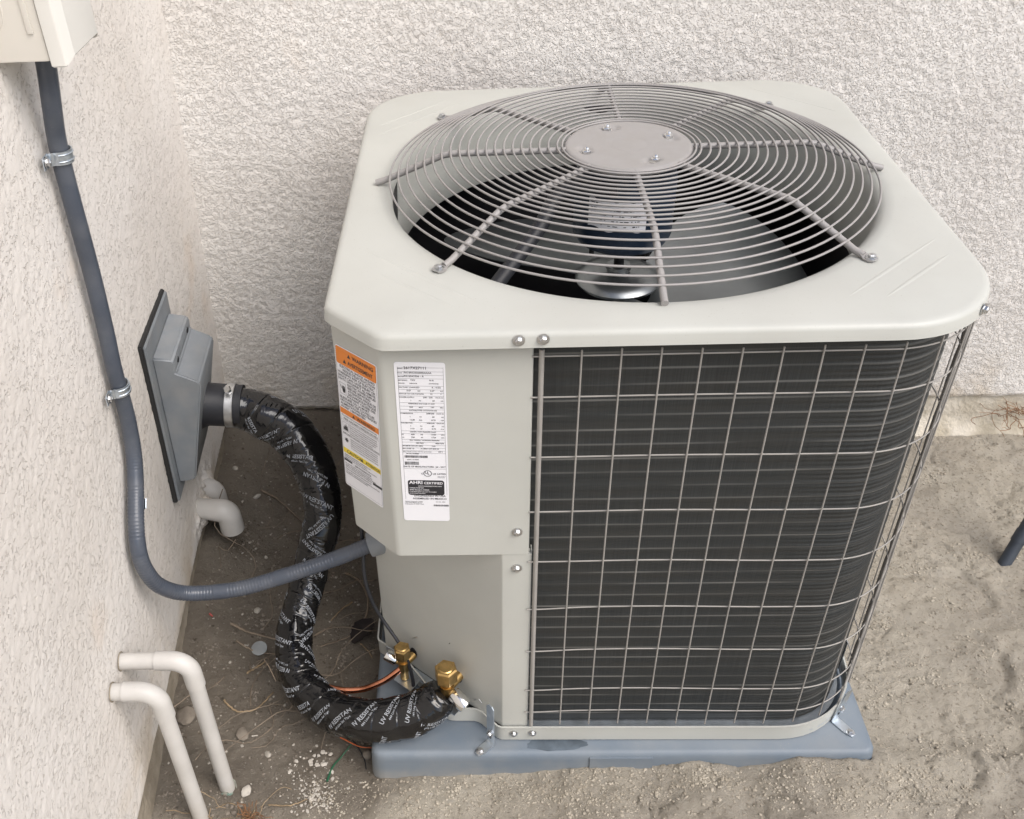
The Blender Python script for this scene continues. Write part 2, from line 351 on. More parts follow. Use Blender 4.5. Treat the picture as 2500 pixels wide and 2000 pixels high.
def gridmesh(name, V, nu, nv, m, parent=None, smooth=True):
    me = bpy.data.meshes.new(name); me.vertices.add(nu*nv); me.vertices.foreach_set('co', V.astype(np.float32).ravel())
    i = np.arange((nu-1)*(nv-1)); r = i//(nv-1); c = i % (nv-1); a = r*nv+c
    Fq = np.stack([a, a+nv, a+nv+1, a+1], 1).astype(np.int32); me.loops.add(Fq.size); me.loops.foreach_set('vertex_index', Fq.ravel())
    me.polygons.add(len(Fq)); me.polygons.foreach_set('loop_start', (np.arange(len(Fq))*4).astype(np.int32)); me.update(calc_edges=True)
    if smooth: me.shade_smooth()
    me.materials.append(MT[m]); o = bpy.data.objects.new(name, me); sc.collection.objects.link(o)
    if parent: o.parent = parent
    return o

# ================================================================ SETTING
# ---- ground
xs = np.concatenate([[-20, -6, -2, -1.2, -.9], np.arange(-.78, 1.62, .005), [1.75, 2.1, 3, 6, 20]])
ys = np.concatenate([[-20, -6, -2, -1, -.6], np.arange(-.40, 1.02, .005), [1.1, 1.4, 2, 6, 20]])
X, Y = np.meshgrid(xs, ys, indexing='ij')
lipx = [-.6, -.30, -.27, -.07, .012, .08, .145, .186, .24, .297, .33, .365, .41, .465, .52, .586, .64, .9, 1.6]
lipz = [.012, .010, .018, .029, .041, .052, .060, .050, .055, .066, .062, .050, .060, .079, .074, .061, .055, .040, .03]
front = np.interp(X, lipx, lipz)
def ground_h(X, Y, detail=True):
    front = np.interp(X, lipx, lipz)
    wf = 1-sstep(-.03, .05, Y)
    base = np.where(X < .6, .006, .03-.03*sstep(.0, .7, Y))
    h = base*(1-wf)+front*wf
    h = h+.030*(1-sstep(-.67, -.46, X))*(1-.5*sstep(.3, .9, Y))*(.35+.65*sstep(-.15, .1, Y))-.008*(1-sstep(-.5,-.38,X))*(1-sstep(-.08,.05,Y))
    h = h+.100*sstep(.86, .985, Y+.03*(fbm(X*9, Y*2, 3, 66)-.5))*(1-sstep(.45, .7, X))+.045*sstep(-.60, -.70, X+.02*(fbm(Y*12, X*2, 3, 67)-.5))*sstep(.15, .45, Y)
    h = h+.014*(fbm(X*5, Y*5, 3, 3)-.5)
    if detail:
        dry = sstep(-.25, .0, X)
        h = h+(.011+.001*dry)*(fbm(X*22, Y*22, 4, 11)-.5)+.0055*(fbm(X*90, Y*90, 3, 23)-.5)
        rdg = np.abs(fbm(X*14+3, Y*14, 3, 31)-.5)
        h = h-.006*(1-sstep(0, .03, rdg))*sstep(.45, .6, fbm(X*4, Y*4, 2, 41))
        # heel marks pressed into the loose soil
        for cx, cy, r1, a0, a1 in ((.855, .215, .075, -70, 75), (.84, .075, .06, -100, 60), (.92, .40, .06, -30, 110), (1.0, .2, .07, 30, 170), (.72, -.02, .055, -60, 80)):
            d = np.hypot(X-cx, (Y-cy)*.9); an = np.degrees(np.arctan2(Y-cy, X-cx)); k = sstep(a0-20, a0+15, an)*(1-sstep(a1-15, a1+20, an))
            h = h-.005*k*np.exp(-((d-r1)/.008)**2)+.004*k*np.exp(-((d-r1-.02)/.010)**2)-.002*sstep(r1+.005, r1-.02, d)
    ins = (X > -.278) & (X < .592) & (Y > -.026) & (Y < .86)
    return np.where(ins, np.minimum(h, -.01), h)
Z = ground_h(X, Y)
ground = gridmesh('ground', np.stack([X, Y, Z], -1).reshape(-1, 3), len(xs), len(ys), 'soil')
tag(ground, kind='structure')
damp_shade = (1-sstep(-.30, -.02, X+.10*(fbm(X*6, Y*6, 3, 77)-.5)+.25*sstep(-.02, -.2, Y)))*sstep(-.16, .02, Y+.10*(fbm(X*8, Y*8, 3, 5)-.5)+.08)  # mask for moist soil, with the shade beside the unit painted in
damp_shade = np.maximum(damp_shade, .9*sstep(.62, .9, Y)*(1-sstep(.55, .8, X)))
at = ground.data.attributes.new('damp_shade', 'FLOAT', 'POINT'); at.data.foreach_set('value', damp_shade.astype(np.float32).ravel())

# ---- stucco walls
def wall_x(y, z): return -.674-.058*y+.036*z
SB = .113
zf = np.concatenate([np.arange(SB, 1.40, .0034), [1.5, 1.8, 2.8]])
def stucco_disp(a, b, s):
    n1 = fbm(a*115, b*115, 2, s); return (.0011 if s > 150 else .0007)*(sstep(.25, .6, n1)-.5)+.006*(fbm(a*3, b*3, 3, s+9)-.5)
yf = np.concatenate([[-4, -2, -1.2, -.8], np.arange(-.55, .990, .0034)])
Yg, Zg = np.meshgrid(yf, zf, indexing='ij'); edge = 1-sstep(SB, SB+.008, Zg)
Xg = wall_x(Yg, Zg)+stucco_disp(Yg, Zg, 100)-.004*edge
Zg = Zg+edge*.007*(fbm(Yg*40, Yg*0, 3, 8)-.5)
# rough broken stucco round the pipe stub
rough = np.exp(-(((Yg-.585)/.07)**2+((Zg-.15)/.05)**2)); Xg += rough*(.016+.060*(fbm(Yg*75, Zg*55, 3, 55)-.5))
# hollow around the two drain pipes
for py_, pz_ in ((-.053, .375), (-.115, .378)):
    d = np.hypot(Yg-py_, Zg-pz_); Xg -= np.exp(-(d/.0175)**6)*.003
wl = empty('stucco_wall', 'smoother cream stucco wall on the left with conduit and pipes fixed to it', 'wall')
gridmesh('stucco_coat', np.stack([Xg, Yg, Zg], -1).reshape(-1, 3), len(yf), len(zf), 'stucco_l', wl)
V = []; 
for (y_, z_, o_) in ((-4, SB, -.0015), (.99, SB, -.0015), (.99, 2.8, -.0015), (-4, 2.8, -.0015), (-4, SB, -.18), (.99, SB, -.18), (.99, 2.8, -.18), (-4, 2.8, -.18)): V.append((wall_x(y_, z_)+o_-.003, y_, z_))
build('wall_core', MB().add(V, [(4, 5, 6, 7), (0, 1, 5, 4), (1, 2, 6, 5), (2, 3, 7, 6), (3, 0, 4, 7)]), 'stucco_l', wl, flat=True)
V = [(wall_x(y_, .11)+o_, y_, z_) for (y_, z_, o_) in ((-4, -.15, -.010), (.98, -.15, -.010), (.98, SB+.012, -.010), (-4, SB+.012, -.010), (-4, -.15, -.16), (.98, -.15, -.16), (.98, SB+.012, -.16), (-4, SB+.012, -.16))]
build('footing', MB().add(V, [(0, 1, 2, 3), (7, 6, 5, 4), (0, 4, 5, 1), (1, 5, 6, 2), (2, 6, 7, 3), (3, 7, 4, 0)]), 'footing_dirty', wl, flat=True)
xb = np.concatenate([np.arange(-.76, 1.72, .0034), [1.9, 2.5, 5]])
Xg, Zg = np.meshgrid(xb, zf, indexing='ij'); edge = 1-sstep(SB, SB+.008, Zg)
Yg = .974-1.25*stucco_disp(Xg, Zg, 200)+.004*edge; Zg = Zg+edge*.006*(fbm(Xg*40, Xg*0, 3, 8)-.5)
wb = empty('stucco_wall', 'rough cream stucco wall behind the cooling unit', 'wall')
gridmesh('stucco_coat', np.stack([Xg, Yg, Zg], -1).reshape(-1, 3), len(xb), len(zf), 'stucco_b', wb)
boxbev('wall_core', (-.9, .982, SB), (5, 1.16, 2.8), 0, 'stucco_b', wb)
xq = np.concatenate([np.arange(-.76, 1.75, .008), [2.2, 5]]); zq = np.arange(-.06, SB+.02, .006)
Xq, Zq = np.meshgrid(xq, zq, indexing='ij'); Yq = .986-.009*(fbm(Xq*30, Zq*30, 4, 300)-.4)-.03*sstep(.05, -.03, Zq)
gridmesh('footing', np.stack([Xq, Yq, Zq], -1).reshape(-1, 3), len(xq), len(zq), 'footing', wb)

# ================================================================ PAD
pad = empty('equipment_pad', 'blue-grey plastic pad half sunk in soil under the cooling unit', 'pad')
PT_ = .089
po = rpoly([(-.284, -.033), (.598, -.029), (.598, .845), (-.284, .845)], .018, 6); po, _, _ = resample(po, .012)
def ring_stack(layers, cap_top=True):
    V = []; F = []; n = len(layers[0][0])
    for P, z in layers: V += [(x, y, z) for x, y in P]
    for k in range(len(layers)-1):
        for i in range(n): j = (i+1) % n; F.append((k*n+i, k*n+j, (k+1)*n+j, (k+1)*n+i))
    if cap_top: F.append(tuple((len(layers)-1)*n+i for i in range(n)))
    return V, F
V, F = ring_stack([(offs(po, .006), -.03), (offs(po, .001), .070), (offs(po, 0), .080), (offs(po, -.003), .0862), (offs(po, -.009), PT_)])
build('slab', MB().add(V, F), 'pad', pad, 60)
V, F = [], []
for x, y, z in ((.103, -.0355, .02), (.213, -.0355, .02), (.213, -.0330, .0795), (.103, -.0330, .0795)): V.append((x, y-.0015, z))
V += [(x, y+.012, z) for x, y, z in V]
build('edge_block', MB().add(V, [(0, 1, 2, 3), (7, 6, 5, 4), (0, 4, 5, 1), (1, 5, 6, 2), (2, 6, 7, 3), (3, 7, 4, 0)]), 'pad', pad, flat=True)
a = np.linspace(0, 2*PI, 40, endpoint=False); rr = .75+.5*fbm(np.cos(a)*2+5, np.sin(a)*2+5, 3, 4)
V = [(.046+.050*r*math.cos(t), -.012+.013*r*math.sin(t), PT_+.0004) for t, r in zip(a, rr)]+[(.046+.050*r*math.cos(t), -.012+.013*r*math.sin(t), PT_-.002) for t, r in zip(a, rr)]
build('oil_spot', MB().add(V, [tuple(range(40))]+[(i, (i+1) % 40, 40+(i+1) % 40, 40+i) for i in range(40)]), 'stain', pad)

# ================================================================ CONDENSER
ac = empty('air_conditioner', 'big square almond coloured outdoor cooling unit with round top fan grille', 'air conditioner')
CX, CY = .154, .424; TOP = .953
# ---- top cover
out = rpoly([(-.203, -.022), (.581, -.022), (.581, .862), (-.280, .862), (-.280, .053)], [.018, .150, .13, .13, .018], 12)
out, _, _ = resample(out, .011)
ang = np.arctan2(out[:, 1]-CY, out[:, 0]-CX)
lay = [(offs(out, -.0015), .9335), (offs(out, .0015), .9315), (offs(out, .0008), .934), (offs(out, 0), .9455), (offs(out, -.0022), .9500), (offs(out, -.006), .9522), (offs(out, -.012), TOP)]
circ = lambda r: np.stack([CX+r*np.cos(ang), CY+r*np.sin(ang)], 1)
Rv = .366
mid = out*.35+circ(Rv+.02)*.65
lay += [(mid, TOP+.0006), (circ(Rv+.026), TOP), (circ(Rv+.014), TOP-.0012), (circ(Rv+.006), TOP-.006), (circ(Rv+.001), TOP-.014), (circ(Rv-.001), TOP-.03), (circ(Rv-.003), TOP-.07), (circ(Rv-.004), TOP-.125), (circ(Rv-.001), TOP-.128), (circ(Rv+.002), TOP-.125), (circ(Rv+.004), TOP-.03)]
V, F = ring_stack(lay, False)
cover = build('top_cover', MB().add(V, F), 'paint', ac, 60)
cover['label'] = 'flat almond top cover with rounded corners and a cut left front corner'
# pressed ribs on the cover corners
def rib(p, q):
    p, q = np.array(p), np.array(q); d = q-p; L = np.linalg.norm(d); d /= L; nrm = np.array([-d[1], d[0]]); V = []; F = []; n = 18
    for i in range(n):
        t = i/(n-1); h = .0006*math.sin(PI*t)**.5; w_ = .0045*max(.15, math.sin(PI*t)**.4)
        for k in (-1, -.5, 0, .5, 1):
            c = p+d*L*t+nrm*w_*k; V.append((c[0], c[1], TOP+.0004+h*(1-k*k)-.0006*(abs(k) == 1)))
    for i in range(n-1):
        for k in range(4): F.append((i*5+k, i*5+k+1, i*5+5+k+1, i*5+5+k))
    build('pressed_rib', MB().add(V, F), 'paint', cover, 80)
for p, q in (((.38, .042), (.547, .197)), ((.429, .042), (.546, .150)), ((-.236, .201), (-.067, .04)), ((-.212, .134), (-.106, .038)), ((-.251, .680), (-.132, .800)), ((-.252, .635), (-.091, .800)), ((.55, .68), (.43, .81))):
    rib(p, q)
def screw_bm(c, nrm, r=.0062):
    nrm = Vector(nrm).normalized(); mb = MB()
    mb.add(*revolve([(r*1.25, 0), (r*1.25, .0012), (r*.9, .0016)], c, nrm, 20)); mb.add(*revolve([(r*.82, .0014), (r*.82, .0048), (r*.62, .0058)], c, nrm, 6))
    mb.add(*revolve([(r*.42, .0056), (r*.38, .0062)], c, nrm, 12)); return mb
for c, nn in (((-.030, -.0225, .9425), (0, -1, 0)), ((.0, -.0225, .9435), (0, -1, 0)), ((.5455, .0260+.003, .941), (.72, -.70, 0))):
    build('screw', screw_bm(c, nn), 'zinc', cover, flat=True)
# ---- fan grille
hubz = TOP+.053
gr_r = [.101]+[.1085+.0137*i for i in range(20)]
def gz(r): return np.interp(r, [0, .1, .27, .285, .295, .385, .40, .42], [hubz-.003, hubz-.004, TOP+.0495, TOP+.047, TOP+.043, TOP+.0065, TOP+.005, TOP+.004])
# hub plate
nr, na = 26, 120; V = []; F = []
nuts = [(.071, 111), (.072, 24), (.070, 200), (.069, -62)]
for i in range(nr):
    r = .0985*i/(nr-1)
    for k in range(na):
        t = 2*PI*k/na; x, y = r*math.cos(t), r*math.sin(t); z = 0
        for rn, an in nuts:
            ar = R_(an); nx, ny = rn*math.cos(ar), rn*math.sin(ar)
            tx, ty = -math.sin(ar), math.cos(ar); s = -1 if an in (24,) else 1
            du = (x-nx)*tx+(y-ny)*ty; dv = (x-nx)*math.cos(ar)+(y-ny)*math.sin(ar)
            e = math.hypot(max(abs(du-(-.006))-.006, 0)/.011, dv/.0105); z -= .0042*max(0, 1-e**3) if e < 1 else 0
        z -= .0006*math.exp(-((r-.028)/.0035)**2)
        z -= .004*max(0, (r-.0935)/.005)**2
        V.append((CX+x, CY+y+.004, hubz+z))
n0 = len(V)
for i in range(nr-1):
    for k in range(na): F.append((i*na+k, i*na+(k+1) % na, (i+1)*na+(k+1) % na, (i+1)*na+k))
V += [(v[0], v[1], hubz-.009) for v in V[(nr-1)*na:nr*na]]
F += [((nr-1)*na+k, (nr-1)*na+(k+1) % na, n0+(k+1) % na, n0+k) for k in range(na)]+[tuple(n0+k for k in range(na))]
grille = build('fan_grille', MB().add(V, F), 'grille', ac, 50)
for rn, an in nuts:
    c = (CX+rn*math.cos(R_(an)), CY+.004+rn*math.sin(R_(an)), hubz-.0042)
    mb = MB(); mb.add(*revolve([(.0088, 0), (.0088, .001)], c, (0, 0, 1), 20)); mb.add(*revolve([(.0068, .001), (.0070, .0052), (.0060, .0062)], c, (0, 0, 1), 6)); mb.add(*revolve([(.0042, .006), (.0042, .0085), (.0033, .0105), (.0015, .0115)], c, (0, 0, 1), 14))
    build('nut', mb, 'chrome', grille, flat=True)
for r in gr_r:
    a = np.linspace(0, 2*PI, 120, endpoint=False)
    P = np.stack([CX+r*np.cos(a), CY+r*np.sin(a), np.full(120, gz(r)+.0042)], 1)
    build('ring', MB().add(*tube(P, .0017, 6, closed=True)), 'grille', grille, 80)
for k in range(8):
    t = R_(45*k+(1.5 if k == 3 else 0)); c, s = math.cos(t), math.sin(t); diag = k % 2 == 1; rend = .394 if diag else .392
    rs = np.r_[np.linspace(.088, .27, 8), np.linspace(.278, .30, 5), np.linspace(.31, rend, 7)]
    P = np.stack([CX+rs*c, CY+rs*s, gz(rs)-.0015], 1); mb = MB().add(*tube(P, .0049, 10))
    for r in gr_r:          # small saddles where the rings are seated
        b = np.array([CX+r*c, CY+r*s, gz(r)-.001]); e = np.array([c, s, 0]); q = np.array([-s, c, 0]); h = np.array([0, 0, .0062])
        mb.add([b-e*.0045-q*.004, b+e*.0045-q*.004, b+e*.0045+q*.004, b-e*.0045+q*.004, b+h-q*.0012, b+h+q*.0012], [(0, 1, 4), (2, 3, 5), (1, 2, 5, 4), (3, 0, 4, 5), (0, 3, 2, 1)])
    if diag:
        rs = np.linspace(.385, .411, 7); V = []; F = []
        ww = [.0043, .0046, .0062, .0085, .0092, .0092, .006]
        for r, w_ in zip(rs, ww):
            b = np.array([CX+r*c, CY+r*s, TOP+.0015+max(0, (.398-r)*.35)]); q = np.array([-s, c, 0]); V += [b-q*w_, b+q*w_, b+q*w_+[0, 0, .0022], b-q*w_+[0, 0, .0022]]
        for i in range(6):
            for j in range(4): F.append((i*4+j, i*4+(j+1) % 4, i*4+4+(j+1) % 4, i*4+4+j))
        F += [(0, 1, 2, 3), (27, 26, 25, 24)]
        mb.add(V, F)
    sp_ = build('spoke', mb, 'grille', grille, 50)
    if diag: build('screw', screw_bm((CX+.405*c, CY+.405*s, TOP+.0036), (0, 0, 1), .0066), 'zinc', sp_, flat=True)
# ---- fan motor
mc = (CX, CY, 0)
motor = build('fan_motor', MB().add(*revolve([(.02, .985), (.062, .982), (.076, .972), (.079, .955), (.079, .868), (.072, .855), (.040, .850), (.030, .846), (.012, .844)], mc, (0, 0, 1), 40)), 'motor', ac, 40)
build('shaft', MB().add(*revolve([(.0085, .780), (.0085, .85)], mc, (0, 0, 1), 16)), 'black', motor)
V = []; F = []; n = 26; t0, t1 = R_(220), R_(288)
for i in range(n):
    t = t0+(t1-t0)*i/(n-1)
    for z, r in ((.900+.003*math.sin(i*.5), .0797), (.948+.002*math.sin(i*.9), .0797)): V.append((CX+r*math.cos(t), CY+r*math.sin(t), z))
for i in range(n-1): F.append((2*i, 2*i+2, 2*i+3, 2*i+1))
V2 = [(CX+(x-CX)*.985, CY+(y-CY)*.985, z) for x, y, z in V]; k0 = len(V); F2 = [tuple(k0+q for q in f[::-1]) for f in F]
mlab = build('motor_label', MB().add(V+V2, F+F2), 'white', motor)
pm = MB(); r9 = random.Random(9)
for row in range(5):
    z_ = .907+row*.0085; t = t0+.06
    while t < t1-.10:
        dt = r9.choice((.02, .05, .09)); hz = r9.choice((.0012, .0018)); 
        V = [(CX+.0802*math.cos(q), CY+.0802*math.sin(q), z) for z in (z_, z_+hz) for q in (t, t+dt/2, t+dt)]
        pm.add(V, [(0, 1, 4, 3), (1, 2, 5, 4)]); t += dt+r9.choice((.02, .05, .12))
build('label_print', pm, 'ink', motor, flat=True)
for k in range(4):
    t = R_(35+90*k); build('bolt', MB().add(*revolve([(.004, .838), (.004, .858)], (CX+.062*math.cos(t), CY+.062*math.sin(t), 0), (0, 0, 1), 8)), 'black', motor)
# ---- fan
fan = build('fan', MB().add(*revolve([(.0085, .802), (.019, .802), (.021, .797), (.019, .792), (.052, .789), (.066, .784), (.071, .778), (.068, .772), (.01, .770)], mc, (0, 0, 1), 48)), 'blade', ac, 40)
def blade(a0):
    V = []; F = []; nu, nv = 14, 22
    for i in range(nu):
        u = i/(nu-1); r = .058+(.325-.058)*u
        half = R_(36+12*math.sin(PI*min(1, u*.9+.1)))*(1-.12*u)
        for j in range(nv):
            v = j/(nv-1)*2-1; rr = r-.03*abs(v)**4*u; t = a0+half*v+R_(12)*u
            z = .785+.034*v*(.35+.65*u)-.012*(1-v*v)*u-.008-.016*(1-u)**3
            V.append((CX+rr*math.cos(t), CY+rr*math.sin(t), z))
    n0 = len(V); V += [(x, y, z-.0018) for x, y, z in V]
    for i in range(nu-1):
        for j in range(nv-1): q = (i*nv+j, i*nv+j+1, (i+1)*nv+j+1, (i+1)*nv+j); F += [q, tuple(n0+k for k in q[::-1])]
    bd = [i*nv for i in range(nu)]+[(nu-1)*nv+j for j in range(1, nv)]+[i*nv+nv-1 for i in range(nu-2, -1, -1)]+[j for j in range(nv-2, 0, -1)]
    for k in range(len(bd)): a_, b_ = bd[k], bd[(k+1) % len(bd)]; F.append((a_, b_, n0+b_, n0+a_))
    build('blade', MB().add(V, F), 'blade', fan, 60)
for a0 in (2, 122, 242): blade(R_(a0))
P = crom([(CX-.02, CY-.07, .965), (.054, .397-.02, .955), (.013, .33, .915), (-.044, .262, .872), (-.10, .19, .835), (-.14, .13, .80)], 40)
build('wire_sleeve', MB().add(*tube(P, .0115, 12)), 'rubber', ac, 80)
# ---- coil
gp = [(-.02, 0), (.580, 0), (.580, .845), (-.262, .845), (-.262, .30)]
guard_path, gs, gL = resample(rpoly(gp, [0, .145, .12, .12, 0], 24, closed=False), .004, closed=False)
cp = [(-.03, .028), (.562, .028), (.562, .815), (-.235, .815), (-.235, .30)]
coil_path, cs_, cL = resample(rpoly(cp, [0, .122, .09, .09, 0], 24, closed=False), .012, closed=False)
cz = np.arange(.107, .935, .0021); nP = len(coil_path); nrm2 = offs(coil_path, 1, False)-coil_path
bend = sstep(.36, .50, cs_)[:, None]
dd = (.00012+.0009*bend)*np.cos(2*PI*(cz-.124)/.0084)[None]+.0004*np.cos(2*PI*(cz-.124)/.0254)[None]
Cx = coil_path[:, None, 0]+nrm2[:, None, 0]*dd; Cy = coil_path[:, None, 1]+nrm2[:, None, 1]*dd
Cv = np.stack([Cx, Cy, np.broadcast_to(cz, Cx.shape)], -1).reshape(-1, 3)
coil = gridmesh('coil', Cv, nP, len(cz), 'coil', ac)
uvl = coil.data.uv_layers.new(name='UVMap'); li = np.empty(len(coil.data.loops), np.int32); coil.data.loops.foreach_get('vertex_index', li)
uv = np.stack([cs_[li//len(cz)], cz[li % len(cz)]], 1); uvl.data.foreach_set('uv', uv.astype(np.float32).ravel())
inner = offs(coil_path, -.028, False)
build('coil_core', MB().add(*sheet(offs(coil_path, -.006, False), .106, .936, .02)), 'black', coil, 60)
# ---- coil guard: wires along the path
def path_at(s, off=0.0):
    x = np.interp(s, gs, guard_path[:, 0]); y = np.interp(s, gs, guard_path[:, 1]); return x, y
S0 = .02      # arc length at x=0
zr = [.904, .840, .7387, .6374, .5361, .4348, .3335, .2322, .172]
guard = build('coil_guard', MB().add(*tube([(0.0, -.0012, .132), (0, -.0012, .915)], .0036, 8)), 'wire', ac, 60)
guard['label'] = 'welded wire guard around the coil'
def warp(s, j):
    return .0022*math.exp(-((s-.17)/.11)**2)*min(1, j/4)-.0018*math.exp(-((s-.38)/.12)**2)*min(1, j/4)-(.004*math.exp(-(s/.05)**2) if j > 4 else 0)
for j, z in enumerate(zr):
    ss = np.arange(.008, gL, .010); x, y = path_at(ss); zz = np.array([z+warp(s-S0, j) for s in ss])
    nn = np.stack([np.interp(ss, gs, (offs(guard_path, 1, False)-guard_path)[:, k]) for k in (0, 1)], 1)
    P = np.stack([x+nn[:, 0]*.001, y+nn[:, 1]*.001, zz], 1)
    build('wire', MB().add(*tube(P, .0012, 6)), 'wire', guard, 80)
gn = offs(guard_path, 1, False)-guard_path
for i in range(1, int((gL-.03)/.05)+1):
    s = S0+.05*i
    if s > gL-.01: break
    x, y = path_at(s); nx = np.interp(s, gs, gn[:, 0]); ny = np.interp(s, gs, gn[:, 1])
    zt, zb_ = .914+random.uniform(-.001, .002), .140+random.uniform(-.002, .002)
    mz = np.linspace(zb_, zt, 14); bw = .0009*np.sin(mz*9+i)
    P = np.stack([x+nx*(.0036+bw), y+ny*(.0036+bw), mz], 1)
    build('wire', MB().add(*tube(P, .0013, 6)), 'wire', guard, 80)
for s, dx in ((S0+.435+.145*1.30, 0), (S0+.435+.145*1.30+.009, 0)):
    x, y = path_at(s); nx = np.interp(s, gs, gn[:, 0]); ny = np.interp(s, gs, gn[:, 1])
    mz = np.linspace(.125, .938, 40); off = .004+.0022*np.maximum(0, np.cos((mz-.84)*2*PI/.1013))**6
    build('guard_post', MB().add(*tube(np.stack([x+nx*off, y+ny*off, mz], 1), .0034, 8)), 'wire', guard, 60)
# ---- control box and lower panels
cb = rpoly([(-.010, .012), (-.010, 0), (-.206, 0), (-.2765, .0705), (-.2765, .33), (-.25, .33)], [0, .003, .014, .012, .004, 0], 6, closed=False)[::-1]
mb = MB().add(*sheet(cb, .5515, .938, .0014))
box_ = build('control_box_cover', mb, 'paint', ac, 35)
plan = rpoly([(-.012, .002), (-.205, .002), (-.274, .071), (-.274, .33), (-.012, .33)], [0, .012, .01, 0, 0], 4)
V, F = prism(plan, .5525, .556); build('bottom_plate', MB().add(V, F), 'paint_in', box_, 30)
lp = rpoly([(-.008, .012), (-.008, .001), (-.050, .001), (-.268, .181), (-.268, .34)], [0, .002, .005, .006, 0], 5, closed=False)[::-1]
low = build('lower_panel', MB().add(*sheet(lp, .125, .5522, .0014)), 'paint', ac, 35)
# seam strip left of the coil above (post edge) 
build('corner_post', MB().add(*sheet(rpoly([(-.0055, .02), (-.0055, .0015), (-.044, .0015)], [0, .002, 0], 4, closed=False)[::-1], .125, .552, .0012)), 'paint', ac, 35)
for c in ((-.028, -.0003, .598), (-.028, .0003, .522)): build('screw', screw_bm(c, (0, -1, 0)), 'zinc', ac, flat=True)
# ---- base pan
rimp = rpoly([(-.285, .845), (-.285, .196), (-.238, .163), (-.150, .036), (-.092, .036), (-.056, -.004), (.583, -.004), (.583, .850), (-.285, .850)], [0, .01, .02, .03, .03, .014, .150, .12, 0], 10, closed=False)
rimp, rs_, rL = resample(rimp, .008, closed=False)
base = build('base_pan', MB().add(*sheet(rimp, .0925, .128, .0016)).add(*sheet(offs(rimp, .0012, False), .1262, .129, .003)), 'paint', ac, 50)
# tray floor seen between coil and rim, open slots left out
def strip(s0, s1, w0, w1, z, m, name):
    ss = np.linspace(s0, s1, max(2, int((s1-s0)/.008)+2)); P = np.stack([np.interp(ss, gs, guard_path[:, k]) for k in (0, 1)], 1); N = np.stack([np.interp(ss, gs, gn[:, k]) for k in (0, 1)], 1)
    A = P+N*w0; B = P+N*w1; n = len(ss); V = [(*p, z) for p in A]+[(*p, z) for p in B]+[(*p, z-.002) for p in A]+[(*p, z-.002) for p in B]
    F = [(i, i+1, n+i+1, n+i) for i in range(n-1)]+[(2*n+i, 3*n+i, 3*n+i+1, 2*n+i+1) for i in range(n-1)]
    F += [(i, 2*n+i, 2*n+i+1, i+1) for i in range(n-1)]+[(n+i, n+i+1, 3*n+i+1, 3*n+i) for i in range(n-1)]
    return V, F
floor = MB(); slots = [(.04, .215), (.28, .40), (.475, .495), (.545, .70), (1.0, 1.2)]
floor.add(*strip(0, gL, -.06, -.010, .1045, None, '')); floor.add(*strip(0, gL, -.002, .003, .1045, None, ''))
e = 0
for a_, b_ in slots+[(gL, gL)]:
    if a_ > e: floor.add(*strip(e, a_, -.010, -.002, .1045, None, ''))
    e = b_
build('tray_floor', floor, 'blue_zinc', base, 30)
V, F = prism(offs(resample(rpoly([(-.05, .02), (.57, .02), (.57, .84), (-.27, .84), (-.27, .20)], [0, .13, .11, .11, 0], 8), .02)[0], -.002), .094, .096)
build('tray_bottom', MB().add(V, F), 'dark', base, 30)
for c in ((-.030, -.0045, .112), (.003, -.0045, .1135)): build('screw', screw_bm(c, (0, -1, 0), .0056), 'zinc', base, flat=True)
# folded side skirt of the tray seen beyond the corner
build('tray_gusset', MB().add(*sheet(np.array([(.573, .13), (.573, .33)]), .12, .19, .0014)), 'blue_zinc', base, 30)
# ---- service valves
def hexcyl(c, ax, r, h0, h1): return revolve([(r*.93, h0), (r, h0+.001), (r, h1-.003), (r*.86, h1)], c, ax, 6)
def valve(c, s, capdir, stubdir, flat_):
    cx, cy, z = c
    v = build('service_valve', MB().add(*revolve([(.0085*s, -.034), (.0085*s, .018), (.011*s, .022), (.011*s, .030)], c, (0, 0, 1), 20)).add(*revolve([(.0105*s, -.012), (.0105*s, .012)], c, (0, 0, 1), 20)).add(*revolve([(.0075*s, 0), (.0075*s, .030*s)], c, (.62, .76, .1), 16)), 'brass', ac, 40)
    build('hex_cap', MB().add(*hexcyl(c, (0, 0, 1), .0165*s, .026, .026+.026*s)).add(*revolve([(.0115*s, .026+.0255*s), (.0095*s, .0275+.026*s)], c, (0, 0, 1), 20)), 'brass', v, 25)
    d = Vector(capdir).normalized(); p0 = Vector(c)+Vector((0, 0, .002))
    build('port_stem', MB().add(*revolve([(.0065*s, 0), (.0065*s, .020)], p0, d, 16)), 'brass', v, 40)
    build('port_cap', MB().add(*revolve([(.0105*s, .014), (.0118*s, .016), (.0118*s, .030*s+.006), (.0108*s, .032*s+.007), (.003, .032*s+.007), (.0028, .032*s+.005)], p0, d, 24)), 'chrome', v, 40)
    V = [(cx+x, cy+y, z-.036) for x, y in ((-.02, -.004), (.012, -.03), (.034, .0), (.0, .03))]; V += [(x, y, z_-.002) for x, y, z_ in V]
    build('mount_plate', MB().add(V, [(0, 1, 2, 3), (7, 6, 5, 4), (0, 4, 5, 1), (1, 5, 6, 2), (2, 6, 7, 3), (3, 7, 4, 0)]), 'blue_zinc', v, flat=True)
    return v
valve((-.228, .107, .162), .95, (-.90, .35, .42), None, 0)['label'] = 'smaller brass valve with the bare copper pipe'
valve((-.146, .036, .186), 1.22, (.62, -.52, -.30), None, 0)['label'] = 'larger brass valve at the end of the black wrapped pipe'
